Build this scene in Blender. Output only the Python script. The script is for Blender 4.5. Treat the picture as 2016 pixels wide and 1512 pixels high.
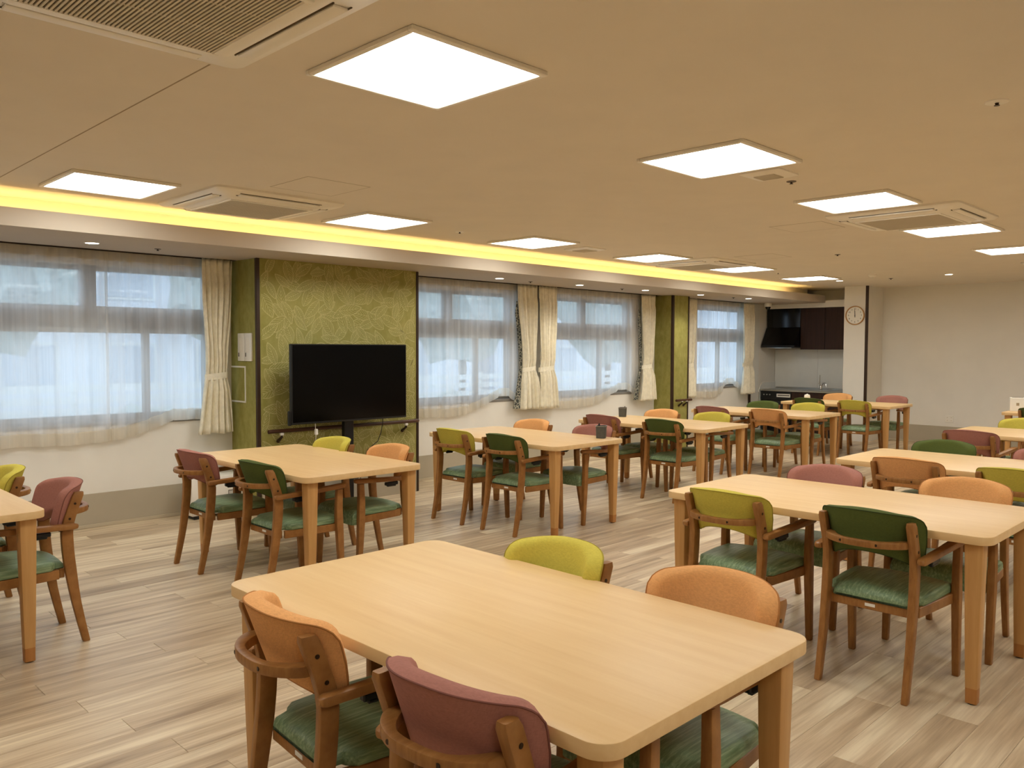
import bpy, bmesh, math, random
from mathutils import Vector, Matrix
random.seed(7)
PI = math.pi
S = bpy.context.scene
COL = S.collection
for o in list(bpy.data.objects):
    bpy.data.objects.remove(o)

# ------------------------------------------------------------------ camera
CAM_H = 1.4822
cam_d = bpy.data.cameras.new('camera')
cam = bpy.data.objects.new('camera', cam_d)
COL.objects.link(cam)
cam_d.sensor_width = 36.0
cam_d.sensor_fit = 'HORIZONTAL'
cam_d.lens = 1621.2 / 2016 * 36
cam_d.clip_start = 0.02
cam_d.clip_end = 200
yaw, pit, rol = math.radians(44.94144), math.radians(-2.47783), math.radians(0.18985)
f = Vector((math.cos(yaw) * math.cos(pit), math.sin(yaw) * math.cos(pit), math.sin(pit)))
r = f.cross(Vector((0, 0, 1))).normalized()
u = r.cross(f)
r2 = r * math.cos(rol) + u * math.sin(rol)
u2 = u * math.cos(rol) - r * math.sin(rol)
M = Matrix((r2, u2, -f)).transposed().to_4x4()
M.translation = Vector((0, 0, CAM_H))
cam.matrix_world = M
S.camera = cam

# ------------------------------------------------------------------ light and exposure
S.view_settings.view_transform = 'Standard'
S.view_settings.look = 'None'
S.view_settings.gamma = 1.0
S.view_settings.use_curve_mapping = False
S.view_settings.exposure = 0.0
LAMP_COL, LAMP_STR = (1.0, 0.995, 0.935), 15.6
DOWN_COL, DOWN_W = (1.0, 0.95, 0.80), 30.0
COVE_COL, COVE_STR = (1.0, 0.70, 0.26), 17.0
SKY_COL, SKY_STR = (0.72, 0.84, 1.0), 2.5
w = bpy.data.worlds.new('overcast_sky')
S.world = w
w.use_nodes = True
bg = w.node_tree.nodes['Background']
bg.inputs[0].default_value = (*SKY_COL, 1)
bg.inputs[1].default_value = SKY_STR
try:
    S.cycles.use_denoising = True
    S.cycles.max_bounces = 8
    S.cycles.diffuse_bounces = 5
    S.cycles.glossy_bounces = 3
    S.cycles.transparent_max_bounces = 12
    S.cycles.sample_clamp_indirect = 6.0
    S.cycles.caustics_reflective = False
    S.cycles.caustics_refractive = False
except Exception:
    pass


# ------------------------------------------------------------------ materials
def lin(c):
    return tuple(((v / 255) / 12.92 if v / 255 <= 0.04045 else ((v / 255 + 0.055) / 1.055) ** 2.4) for v in c)


class NT:
    def __init__(self, name):
        self.m = bpy.data.materials.new(name)
        self.m.use_nodes = True
        self.t = self.m.node_tree
        self.b = self.t.nodes['Principled BSDF']
        self.out = self.t.nodes['Material Output']

    def n(self, typ, **kw):
        nd = self.t.nodes.new(typ)
        for k, v in kw.items():
            setattr(nd, k, v)
        return nd

    def l(self, a, b):
        self.t.links.new(a, b)

    def coord(self, scale, which='Object', rand=True):
        tc = self.n('ShaderNodeTexCoord')
        mp = self.n('ShaderNodeMapping')
        mp.inputs['Scale'].default_value = scale
        self.l(tc.outputs[which], mp.inputs['Vector'])
        if rand:
            oi = self.n('ShaderNodeObjectInfo')
            mu = self.n('ShaderNodeMath', operation='MULTIPLY')
            mu.inputs[1].default_value = 37.0
            self.l(oi.outputs['Random'], mu.inputs[0])
            cb = self.n('ShaderNodeCombineXYZ')
            for i in range(3):
                self.l(mu.outputs[0], cb.inputs[i])
            self.l(cb.outputs[0], mp.inputs['Location'])
        return mp.outputs['Vector']

    def noise(self, vec, scale=1.0, detail=3.0, rough=0.55):
        nz = self.n('ShaderNodeTexNoise')
        nz.inputs['Scale'].default_value = scale
        nz.inputs['Detail'].default_value = detail
        nz.inputs['Roughness'].default_value = rough
        self.l(vec, nz.inputs['Vector'])
        return nz.outputs['Fac']

    def ramp(self, fac, stops):
        rp = self.n('ShaderNodeValToRGB')
        cr = rp.color_ramp
        while len(cr.elements) < len(stops):
            cr.elements.new(0.5)
        for e, (p, c) in zip(cr.elements, stops):
            e.position = p
            e.color = (*c, 1)
        self.l(fac, rp.inputs['Fac'])
        return rp.outputs['Color']

    def bump(self, fac, strength=0.1, dist=0.002):
        bp = self.n('ShaderNodeBump')
        bp.inputs['Strength'].default_value = strength
        bp.inputs['Distance'].default_value = dist
        self.l(fac, bp.inputs['Height'])
        self.l(bp.outputs[0], self.b.inputs['Normal'])

    def set(self, col=None, rough=0.5, spec=0.5, metal=0.0):
        if col is not None:
            self.b.inputs['Base Color'].default_value = (*col, 1)
        self.b.inputs['Roughness'].default_value = rough
        self.b.inputs['Specular IOR Level'].default_value = spec
        self.b.inputs['Metallic'].default_value = metal
        return self.m


def plain(name, col, rough=0.5, spec=0.5, metal=0.0, var=0.06, scale=6.0, bump=0.0, bscale=300.0):
    k = NT(name)
    c = lin(col)
    v = k.coord((1, 1, 1))
    nz = k.noise(v, scale, 3)
    a = tuple(max(0, x * (1 - var)) for x in c)
    b = tuple(min(1, x * (1 + var)) for x in c)
    k.l(k.ramp(nz, [(0.3, a), (0.7, b)]), k.b.inputs['Base Color'])
    if bump:
        k.bump(k.noise(v, bscale, 2), bump, 0.001)
    return k.set(None, rough, spec, metal)


def wood(name, dark, light, scale, rough=0.4, spec=0.4, fine=0.0):
    k = NT(name)
    v = k.coord(scale)
    n1 = k.noise(v, 1.0, 5, 0.6)
    k.l(k.ramp(n1, [(0.25, lin(dark)), (0.55, tuple((a + b) / 2 for a, b in zip(lin(dark), lin(light)))), (0.8, lin(light))]),
        k.b.inputs['Base Color'])
    k.bump(n1, 0.05, 0.001)
    return k.set(None, rough, spec)


def fabric(name, col, var=0.12, weave=420.0, rough=0.9, spec=0.15):
    k = NT(name)
    c = lin(col)
    v = k.coord((1, 1, 1))
    a = k.noise(k.coord((weave, 90, 90)), 1.0, 2)
    b = k.noise(k.coord((90, 90, weave)), 1.0, 2)
    ad = k.n('ShaderNodeMath', operation='ADD')
    k.l(a, ad.inputs[0])
    k.l(b, ad.inputs[1])
    ml = k.n('ShaderNodeMath', operation='MULTIPLY')
    ml.inputs[1].default_value = 0.5
    k.l(ad.outputs[0], ml.inputs[0])
    k.l(k.ramp(ml.outputs[0], [(0.3, tuple(x * (1 - var) for x in c)), (0.7, tuple(min(1, x * (1 + var)) for x in c))]),
        k.b.inputs['Base Color'])
    k.bump(ml.outputs[0], 0.12, 0.001)
    return k.set(None, rough, spec)


def emit(name, col, strength):
    k = NT(name)
    e = k.n('ShaderNodeEmission')
    e.inputs[0].default_value = (*col, 1)
    e.inputs[1].default_value = strength
    k.l(e.outputs[0], k.out.inputs['Surface'])
    return k.m


def cloth_sheer(name, col, alpha):
    k = NT(name)
    tr = k.n('ShaderNodeBsdfTransparent')
    di = k.n('ShaderNodeBsdfDiffuse')
    di.inputs[0].default_value = (*lin(col), 1)
    tl = k.n('ShaderNodeBsdfTranslucent')
    tl.inputs[0].default_value = (*lin(col), 1)
    m1 = k.n('ShaderNodeMixShader')
    m1.inputs[0].default_value = 0.58
    k.l(di.outputs[0], m1.inputs[1])
    k.l(tl.outputs[0], m1.inputs[2])
    m2 = k.n('ShaderNodeMixShader')
    v = k.coord((500, 1, 2), rand=False)
    nz = k.noise(v, 1.0, 2)
    mr = k.n('ShaderNodeMapRange')
    mr.inputs['To Min'].default_value = alpha - 0.10
    mr.inputs['To Max'].default_value = alpha + 0.10
    k.l(nz, mr.inputs['Value'])
    n2 = k.noise(k.coord((13, 1, .25), rand=False), 1.0, 2)
    m3 = k.n('ShaderNodeMapRange')
    m3.inputs['From Min'].default_value = .3
    m3.inputs['From Max'].default_value = .7
    m3.inputs['To Min'].default_value = -0.12
    m3.inputs['To Max'].default_value = 0.16
    k.l(n2, m3.inputs['Value'])
    aa = k.n('ShaderNodeMath', operation='ADD', use_clamp=True)
    k.l(mr.outputs[0], aa.inputs[0])
    k.l(m3.outputs[0], aa.inputs[1])
    k.l(aa.outputs[0], m2.inputs[0])
    k.l(tr.outputs[0], m2.inputs[1])
    k.l(m1.outputs[0], m2.inputs[2])
    k.l(m2.outputs[0], k.out.inputs['Surface'])
    return k.m


MT = {}
MT['ceiling'] = plain('ceiling_paper', (226, 217, 202), 0.9, 0.2, var=0.02, scale=3, bump=0.05, bscale=200)
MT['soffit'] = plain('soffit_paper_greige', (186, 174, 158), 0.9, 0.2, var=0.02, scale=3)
MT['wall'] = plain('wall_paper_cream', (233, 229, 220), 0.85, 0.2, var=0.02, scale=3, bump=0.06, bscale=160)
MT['base'] = plain('vinyl_baseboard_grey', (178, 168, 148), 0.6, 0.3, var=0.03, scale=4)
MT['base_strip'] = plain('base_strip_beige', (192, 180, 156), 0.5, 0.3, var=0.03)
MT['dark_trim'] = plain('dark_brown_trim', (52, 33, 18), 0.45, 0.4, var=0.12, scale=20)
MT['rail_wood'] = wood('dark_rail_wood', (58, 32, 16), (92, 54, 30), (3, 60, 60), 0.4)
MT['white'] = plain('white_plastic', (236, 232, 222), 0.35, 0.5, var=0.01)
MT['acwhite'] = plain('cassette_plastic', (240, 234, 222), 0.4, 0.4, var=0.01)
MT['acdark'] = plain('cassette_shadow_grey', (96, 84, 64), 0.7, 0.2, var=0.05)
MT['acslat'] = plain('cassette_slat', (212, 202, 182), 0.6, 0.2, var=0.02)
MT['seam'] = plain('ceiling_joint', (168, 152, 126), 0.8, 0.1, var=0.02)
MT['black'] = plain('black_plastic', (14, 14, 15), 0.4, 0.5, var=0.1)
MT['gloss_black'] = plain('gloss_black', (6, 6, 7), 0.16, 0.5, var=0.0)
MT['screen'] = plain('dark_screen', (3, 3, 4), 0.2, 0.16, var=0.0)
MT['metal'] = plain('brushed_steel', (190, 190, 186), 0.28, 0.5, 1.0, var=0.05)
MT['chrome'] = plain('chrome', (215, 215, 215), 0.08, 0.5, 1.0, var=0.0)
MT['bolt'] = plain('bronze_bolt', (60, 44, 30), 0.35, 0.5, 0.6, var=0.1)
MT['frame'] = plain('bronze_window_frame', (140, 136, 130), 0.45, 0.4, 0.1, var=0.05)
MT['spandrel'] = plain('grey_window_panel', (112, 104, 94), 0.6, 0.3, var=0.04)
MT['floor_gap'] = plain('floor_joint', (120, 100, 76), 0.8, 0.1, var=0.05)
MT['grey_mesh'] = plain('grey_wire_pot', (92, 94, 92), 0.45, 0.4, 0.5, var=0.1, scale=60)
MT['chair_wood'] = wood('oak_chair_frame', (134, 88, 43), (174, 124, 69), (14, 60, 14), 0.42, 0.35)
MT['table_top'] = wood('beech_table_top', (222, 184, 130), (234, 202, 150), (26, 1.6, 26), 0.42, 0.35)
MT['table_leg'] = wood('beech_table_leg', (186, 138, 80), (206, 160, 102), (40, 40, 2.5), 0.42, 0.35)
MT['leg_band'] = wood('beech_leg_foot', (166, 110, 56), (184, 128, 72), (40, 40, 4), 0.42, 0.35)
MT['cab'] = wood('dark_walnut_front', (38, 22, 16), (66, 40, 28), (30, 30, 2), 0.45, 0.3)
MT['f_orange'] = fabric('orange_weave', (222, 164, 106))
MT['f_mauve'] = fabric('mauve_weave', (166, 114, 102))
MT['f_yellow'] = fabric('yellow_green_weave', (198, 184, 80))
MT['f_green'] = fabric('dark_green_weave', (82, 93, 46))
MT['p_orange'] = plain('orange_piping', (176, 120, 68), 0.8, 0.2)
MT['p_mauve'] = plain('mauve_piping', (126, 80, 70), 0.8, 0.2)
MT['p_yellow'] = plain('yellow_piping', (160, 146, 56), 0.8, 0.2)
MT['p_green'] = plain('green_piping', (58, 70, 34), 0.8, 0.2)
MT['drape'] = plain('beige_drape', (240, 233, 212), 0.9, 0.1, var=0.08, scale=22, bump=0.1, bscale=120)
MT['sheer'] = cloth_sheer('white_sheer', (240, 239, 238), 0.60)
MT['sheer_hem'] = cloth_sheer('white_sheer_hem', (232, 226, 214), 0.86)
MT['leafprint'] = plain('pale_leaf_print', (196, 186, 128), 0.75, 0.2, var=0.03)
MT['bsplash'] = plain('white_kitchen_panel', (238, 238, 232), 0.25, 0.5, var=0.02)
MT['exground'] = plain('exterior_paving', (206, 208, 208), 0.9, 0.1, var=0.08, scale=1)
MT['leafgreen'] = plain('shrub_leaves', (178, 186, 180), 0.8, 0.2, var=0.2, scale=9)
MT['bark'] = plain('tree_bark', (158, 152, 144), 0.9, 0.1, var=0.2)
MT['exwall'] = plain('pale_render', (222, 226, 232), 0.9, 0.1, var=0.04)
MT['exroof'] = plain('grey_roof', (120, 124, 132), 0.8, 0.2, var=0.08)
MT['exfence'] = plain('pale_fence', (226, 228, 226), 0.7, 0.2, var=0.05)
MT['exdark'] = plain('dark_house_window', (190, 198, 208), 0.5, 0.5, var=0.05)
MT['lamp'] = emit('lamp_diffuser', LAMP_COL, LAMP_STR)
MT['down'] = emit('downlight_lens', (1.0, 0.93, 0.78), 14.0)
MT['cove'] = emit('cove_strip', COVE_COL, COVE_STR)


def m_seat():
    k = NT('green_striped_seat_vinyl')
    v = k.coord((5, 110, 70))
    n1 = k.noise(v, 1.0, 4, 0.7)
    k.l(k.ramp(n1, [(0.28, lin((88, 110, 78))), (0.5, lin((118, 142, 104))), (0.74, lin((166, 182, 144)))]), k.b.inputs['Base Color'])
    return k.set(None, 0.45, 0.4)


MT['seat'] = m_seat()


def m_green_paper():
    k = NT('green_textured_wallpaper')
    n1 = k.noise(k.coord((14, 14, 9), rand=False), 1.0, 5, 0.65)
    k.l(k.ramp(n1, [(0.3, lin((140, 136, 70))), (0.7, lin((166, 158, 92)))]), k.b.inputs['Base Color'])
    k.bump(n1, 0.1, 0.002)
    return k.set(None, 0.8, 0.2)


MT['green'] = m_green_paper()


def m_floor():
    k = NT('oak_look_vinyl_plank')
    oi = k.n('ShaderNodeObjectInfo')
    ge = k.n('ShaderNodeNewGeometry')
    ad = k.n('ShaderNodeMath', operation='ADD')
    k.l(oi.outputs['Random'], ad.inputs[0])
    k.l(ge.outputs['Random Per Island'], ad.inputs[1])
    fr = k.n('ShaderNodeMath', operation='FRACT')
    k.l(ad.outputs[0], fr.inputs[0])
    tc = k.n('ShaderNodeTexCoord')
    cb = k.n('ShaderNodeCombineXYZ')
    mu = k.n('ShaderNodeMath', operation='MULTIPLY')
    mu.inputs[1].default_value = 50
    k.l(fr.outputs[0], mu.inputs[0])
    k.l(mu.outputs[0], cb.inputs[0])
    k.l(mu.outputs[0], cb.inputs[2])
    va = k.n('ShaderNodeVectorMath', operation='ADD')
    k.l(tc.outputs['Object'], va.inputs[0])
    k.l(cb.outputs[0], va.inputs[1])

    def mapped(sc):
        mp = k.n('ShaderNodeMapping')
        mp.inputs['Scale'].default_value = sc
        k.l(va.outputs[0], mp.inputs['Vector'])
        return mp.outputs[0]
    broad = k.noise(mapped((1.1, 16, 1)), 1.0, 3, 0.6)
    fine = k.noise(mapped((3.0, 90, 1)), 1.0, 4, 0.6)
    mx = k.n('ShaderNodeMath', operation='MULTIPLY_ADD')
    k.l(fine, mx.inputs[0])
    mx.inputs[1].default_value = 0.3
    ml = k.n('ShaderNodeMath', operation='MULTIPLY_ADD')
    k.l(broad, ml.inputs[0])
    ml.inputs[1].default_value = 0.85
    mo = k.n('ShaderNodeMath', operation='MULTIPLY_ADD')
    k.l(fr.outputs[0], mo.inputs[0])
    mo.inputs[1].default_value = 0.16
    mo.inputs[2].default_value = -0.14
    k.l(mo.outputs[0], ml.inputs[2])
    k.l(ml.outputs[0], mx.inputs[2])
    k.l(k.ramp(mx.outputs[0], [(0.28, lin((152, 130, 104))), (0.5, lin((195, 173, 143))), (0.72, lin((228, 212, 182)))]), k.b.inputs['Base Color'])
    return k.set(None, 0.36, 0.4)


MT['floor'] = m_floor()


def m_lining():
    k = NT('dark_floral_curtain_lining')
    v = k.coord((1, 1, 1), rand=False)
    vo = k.n('ShaderNodeTexVoronoi', feature='DISTANCE_TO_EDGE')
    vo.inputs['Scale'].default_value = 26
    k.l(v, vo.inputs['Vector'])
    k.l(k.ramp(vo.outputs['Distance'], [(0.0, lin((190, 186, 170))), (0.06, lin((150, 148, 134))), (0.12, lin((74, 76, 72)))]), k.b.inputs['Base Color'])
    return k.set(None, 0.9, 0.1)


MT['lining'] = m_lining()


def m_glass():
    k = NT('window_glass')
    tr = k.n('ShaderNodeBsdfTransparent')
    tr.inputs[0].default_value = (0.90, 0.95, 0.97, 1)
    gl = k.n('ShaderNodeBsdfGlossy')
    gl.inputs['Roughness'].default_value = 0.02
    lw = k.n('ShaderNodeLayerWeight')
    lw.inputs[0].default_value = 0.5
    fp = k.n('ShaderNodeMath', operation='POWER')
    fp.inputs[1].default_value = 4.0
    k.l(lw.outputs['Facing'], fp.inputs[0])
    fz = k.n('ShaderNodeMath', operation='MULTIPLY_ADD')
    fz.inputs[1].default_value = 0.5
    fz.inputs[2].default_value = 0.03
    k.l(fp.outputs[0], fz.inputs[0])
    mx = k.n('ShaderNodeMixShader')
    k.l(fz.outputs[0], mx.inputs[0])
    k.l(tr.outputs[0], mx.inputs[1])
    k.l(gl.outputs[0], mx.inputs[2])
    k.l(mx.outputs[0], k.out.inputs['Surface'])
    return k.m


MT['glass'] = m_glass()


# ------------------------------------------------------------------ mesh helpers
class MB:
    def __init__(self):
        self.v = []
        self.f = []

    def box(self, x0, y0, z0, x1, y1, z1, bev=0.0, seg=2):
        if bev <= 0:
            b = len(self.v)
            self.v += [(x0, y0, z0), (x1, y0, z0), (x1, y1, z0), (x0, y1, z0), (x0, y0, z1), (x1, y0, z1), (x1, y1, z1), (x0, y1, z1)]
            self.f += [tuple(b + i for i in q) for q in ((0, 3, 2, 1), (4, 5, 6, 7), (0, 1, 5, 4), (1, 2, 6, 5), (2, 3, 7, 6), (3, 0, 4, 7))]
            return self
        bm = bmesh.new()
        bmesh.ops.create_cube(bm, size=1)
        for q in bm.verts:
            q.co = Vector(((x0 + x1) / 2 + q.co.x * (x1 - x0), (y0 + y1) / 2 + q.co.y * (y1 - y0), (z0 + z1) / 2 + q.co.z * (z1 - z0)))
        bmesh.ops.bevel(bm, geom=bm.edges[:], offset=bev, segments=seg, affect='EDGES', profile=0.5)
        self.add_bm(bm)
        return self

    def add_bm(self, bm):
        b = len(self.v)
        bm.verts.index_update()
        self.v += [tuple(q.co) for q in bm.verts]
        self.f += [tuple(b + q.index for q in fc.verts) for fc in bm.faces]
        bm.free()

    def loft(self, rings, cap=True, closed=True):
        b = len(self.v)
        n = len(rings[0])
        for rg in rings:
            self.v += [tuple(p) for p in rg]
        for i in range(len(rings) - 1):
            for j in range(n if closed else n - 1):
                a = b + i * n + j
                c = b + i * n + (j + 1) % n
                self.f.append((a, c, c + n, a + n))
        if cap:
            self.f.append(tuple(b + j for j in range(n))[::-1])
            self.f.append(tuple(b + (len(rings) - 1) * n + j for j in range(n)))
        return self

    def grid(self, rows):
        return self.loft(rows, cap=False, closed=False)

    def prism(self, poly, z0, z1, bev=0.0, seg=2):
        bm = bmesh.new()
        vs = [bm.verts.new((p[0], p[1], z0)) for p in poly]
        fc = bm.faces.new(vs)
        e = bmesh.ops.extrude_face_region(bm, geom=[fc])
        for q in e['geom']:
            if isinstance(q, bmesh.types.BMVert):
                q.co.z = z1
        bmesh.ops.recalc_face_normals(bm, faces=bm.faces[:])
        if bev > 0:
            ed = [q for q in bm.edges if abs(q.verts[0].co.z - q.verts[1].co.z) < 1e-6]
            bmesh.ops.bevel(bm, geom=ed, offset=bev, segments=seg, affect='EDGES', profile=0.5)
        self.add_bm(bm)
        return self

    def cyl(self, c, rad, z0, z1, n=16, rad2=None):
        r2_ = rad if rad2 is None else rad2
        return self.loft([[(c[0] + q * math.cos(2 * PI * i / n), c[1] + q * math.sin(2 * PI * i / n), z) for i in range(n)]
                          for q, z in ((rad, z0), (r2_, z1))])

    def lathe(self, c, prof, n=20):
        return self.loft([[(c[0] + q * math.cos(2 * PI * i / n), c[1] + q * math.sin(2 * PI * i / n), c[2] + z) for i in range(n)]
                          for q, z in prof])

    def tube(self, pts, rad, n=8):
        pts = [Vector(p) for p in pts]
        rings = []
        for i, p in enumerate(pts):
            d = (pts[min(i + 1, len(pts) - 1)] - pts[max(i - 1, 0)]).normalized()
            a = d.cross(Vector((0, 0, 1)))
            if a.length < 1e-3:
                a = d.cross(Vector((1, 0, 0)))
            a.normalize()
            b2 = a.cross(d)
            q = rad[i] if isinstance(rad, (list, tuple)) else rad
            rings.append([p + a * (q * math.cos(2 * PI * j / n)) + b2 * (q * math.sin(2 * PI * j / n)) for j in range(n)])
        return self.loft(rings)

    def xform(self, mat):
        self.v = [tuple(mat @ Vector(p)) for p in self.v]
        return self

    def mesh(self, name, mat, smooth=35):
        me = bpy.data.meshes.new(name)
        me.from_pydata(self.v, [], self.f)
        bm = bmesh.new()
        bm.from_mesh(me)
        bmesh.ops.recalc_face_normals(bm, faces=bm.faces[:])
        bm.to_mesh(me)
        bm.free()
        me.materials.append(MT[mat] if isinstance(mat, str) else mat)
        if smooth:
            me.shade_smooth()
            me.set_sharp_from_angle(angle=math.radians(smooth))
        return me

    def obj(self, name, mat, parent=None, loc=(0, 0, 0), smooth=35):
        o = bpy.data.objects.new(name, self.mesh(name, mat, smooth))
        COL.objects.link(o)
        o.location = loc
        if parent:
            o.parent = parent
        return o


def tag(o, label=None, cat=None, group=None, kind=None):
    if label:
        o['label'] = label
    if cat:
        o['category'] = cat
    if group:
        o['group'] = group
    if kind:
        o['kind'] = kind
    return o


def thing(name, label, cat, loc=(0, 0, 0), rz=0.0, group=None, kind=None):
    o = bpy.data.objects.new(name, None)
    COL.objects.link(o)
    o.empty_display_size = 0.05
    o.location = loc
    o.rotation_euler = (0, 0, rz)
    return tag(o, label, cat, group, kind)


def copy_tree(o, parent=None):
    c = o.copy()
    COL.objects.link(c)
    c.parent = parent
    for ch in [q for q in KIDS.get(o, [])]:
        copy_tree(ch, c)
    return c


KIDS = {}


def index_kids():
    KIDS.clear()
    for o in bpy.data.objects:
        if o.parent:
            KIDS.setdefault(o.parent, []).append(o)


def rrect(x0, y0, x1, y1, rad, n=6):
    pts = []
    for cx, cy, a in ((x1 - rad, y1 - rad, 0), (x0 + rad, y1 - rad, PI / 2), (x0 + rad, y0 + rad, PI), (x1 - rad, y0 + rad, 1.5 * PI)):
        for i in range(n + 1):
            t = a + PI / 2 * i / n
            pts.append((cx + rad * math.cos(t), cy + rad * math.sin(t)))
    return pts


def ring_yz(x, yc, zc, hy, hz, rad, n=3):
    return [(x, p[0], p[1]) for p in rrect(yc - hy, zc - hz, yc + hy, zc + hz, min(rad, hy * .98, hz * .98), n)]


def ring_xy(z, xc, yc, hx, hy, rad, n=3):
    return [(p[0], p[1], z) for p in rrect(xc - hx, yc - hy, xc + hx, yc + hy, min(rad, hx * .98, hy * .98), n)]


def interp(tab, t):
    if t <= tab[0][0]:
        return tab[0][1]
    for (a, x), (b, y) in zip(tab, tab[1:]):
        if t <= b:
            return x + (y - x) * (t - a) / (b - a)
    return tab[-1][1]


# ------------------------------------------------------------------ room shell
XB, XE, YR, YW = -4.0, 13.95, -4.5, 7.18
CZ, SZ = 2.50, 2.265
YF = 6.09          # face of the dropped soffit
YT = 6.40          # back of the light trough

fl = MB().box(XB, YR, -0.12, XE, YW, -0.0035).obj('floor', 'floor_gap')
tag(fl, 'pale wood-look vinyl floor laid in long narrow planks', 'floor', kind='structure')


def project(x, y, z):
    d = Vector((x, y, z - CAM_H))
    zc = d.dot(f)
    if zc < 0.2:
        return None
    return 1008 + 1621.2 * d.dot(r2) / zc, 756 - 1621.2 * d.dot(u2) / zc, zc


PWID, PLEN, GAP = 0.152, 1.22, 0.0006
plank_mesh = {}


def plank_geo(mb, x0, y0, L, W):
    e = 0.0009
    b = len(mb.v)
    g = GAP
    z1 = 0.0
    mb.v += [(x0 + g, y0 + g, -0.003), (x0 + L - g, y0 + g, -0.003), (x0 + L - g, y0 + W - g, -0.003), (x0 + g, y0 + W - g, -0.003),
             (x0 + g, y0 + g, z1 - e), (x0 + L - g, y0 + g, z1 - e), (x0 + L - g, y0 + W - g, z1 - e), (x0 + g, y0 + W - g, z1 - e),
             (x0 + g + e, y0 + g + e, z1), (x0 + L - g - e, y0 + g + e, z1), (x0 + L - g - e, y0 + W - g - e, z1), (x0 + g + e, y0 + W - g - e, z1)]
    mb.f += [tuple(b + i for i in q) for q in ((0, 1, 5, 4), (1, 2, 6, 5), (2, 3, 7, 6), (3, 0, 4, 7),
                                              (4, 5, 9, 8), (5, 6, 10, 9), (6, 7, 11, 10), (7, 4, 8, 11), (8, 9, 10, 11))]


cand = []
row = 0
y = YW
while y > YR + 0.001:
    W = min(PWID, y - YR)
    off = (row * 0.47 % 1.0) * PLEN
    x = XB - off
    while x < XE:
        a, b = max(x, XB), min(x + PLEN, XE)
        if b - a > 0.03:
            cand.append((a, y - W, round(b - a, 3), round(W, 3)))
        x += PLEN
    y -= W
    row += 1


def plank_size(c):
    best = 0
    for q in (0.1, 0.5, 0.9):
        p = project(c[0] + c[2] * q, c[1] + c[3] / 2, 0)
        if p and -60 < p[0] < 2076 and -60 < p[1] < 1572:
            best = max(best, 1.0 / p[2])
    return best


cand = sorted(cand, key=lambda c: -plank_size(c))
rest = MB()
for i, c in enumerate(cand):
    if i < 298 and plank_size(c) > 0:
        key = (c[2], c[3])
        if key not in plank_mesh:
            mb = MB()
            plank_geo(mb, 0, 0, c[2], c[3])
            plank_mesh[key] = mb.mesh('floor_plank', 'floor', 0)
        o = bpy.data.objects.new('floor_plank', plank_mesh[key])
        COL.objects.link(o)
        o.location = (c[0], c[1], 0)
        o.parent = fl
    else:
        plank_geo(rest, c[0], c[1], c[2], c[3])
o = rest.obj('floor_planks_beyond', 'floor', fl, smooth=0)
o.name = 'planking'
o['kind'] = 'stuff'

ce = MB().box(XB, YR, CZ, XE, YW, CZ + 0.1).obj('ceiling', 'ceiling')
tag(ce, 'cream papered ceiling over the whole dining room', 'ceiling', kind='structure')
so = thing('trim_1', 'greige dropped soffit with light trough along the windows', 'soffit', kind='structure')
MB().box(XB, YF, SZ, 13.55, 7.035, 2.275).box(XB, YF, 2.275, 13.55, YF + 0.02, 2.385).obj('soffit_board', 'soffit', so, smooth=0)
MB().box(XB, YF + .02, 2.275, 13.55, YT, 2.287).box(XB, YF + .02, 2.287, 13.55, YF + .026, 2.384).box(XB, YT, 2.275, 13.55, YT + 0.03, CZ).obj('light_trough', 'ceiling', so, smooth=0)
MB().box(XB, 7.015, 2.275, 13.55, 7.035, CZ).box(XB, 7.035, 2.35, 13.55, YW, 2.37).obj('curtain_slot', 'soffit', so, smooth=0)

# window wall
WIN = [('window_1', 0.25, 3.36, [2.34]), ('window_2', 5.50, 7.22, [6.21]), ('window_3', 7.92, 9.62, [8.61]), ('window_4', 11.36, 12.86, [])]
WZ0, WZ1 = 0.86, 2.15
wl = MB()
wl.box(XB, YW, 0, XE, YW + 0.16, WZ0)
wl.box(XB, YW, WZ1, XE, YW + 0.16, CZ)
xs = [XB] + [q for wn in WIN for q in (wn[1], wn[2])] + [XE]
for a, b in zip(xs[0::2], xs[1::2]):
    wl.box(a, YW, WZ0, b, YW + 0.16, WZ1)
tag(wl.obj('wall_left', 'wall', smooth=0), 'cream papered wall holding the four curtained windows', 'wall', kind='structure')
tag(MB().box(XE, YR, 0, XE + 0.15, YW + 0.16, CZ).obj('wall_far', 'wall', smooth=0), 'cream papered end wall with a white double socket', 'wall', kind='structure')
tag(MB().box(XB, YR - 0.15, 0, XE + 0.15, YR, CZ).obj('wall_right', 'wall', smooth=0), 'cream papered wall opposite the windows', 'wall', kind='structure')
tag(MB().box(XB - 0.15, YR - 0.15, 0, XB, YW + 0.16, CZ).obj('wall_back', 'wall', smooth=0), 'cream papered wall behind the viewer', 'wall', kind='structure')

# green pillars
TVX0, TVX1, TVY = 3.54, 5.33, 6.69
C2X0, C2X1, C2Y = 10.2, 10.62, 6.86
CCX, CCY0, CCY1 = 13.32, 5.29, 5.665


def guard(parent, x, y, z1, sx, sy):
    MB().box(x - 0.018 if sx < 0 else x - 0.012, y - 0.006, 0, x + 0.012 if sx < 0 else x + 0.018, y + 0.03, z1, 0.003, 1).obj('corner_guard', 'dark_trim', parent)


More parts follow.
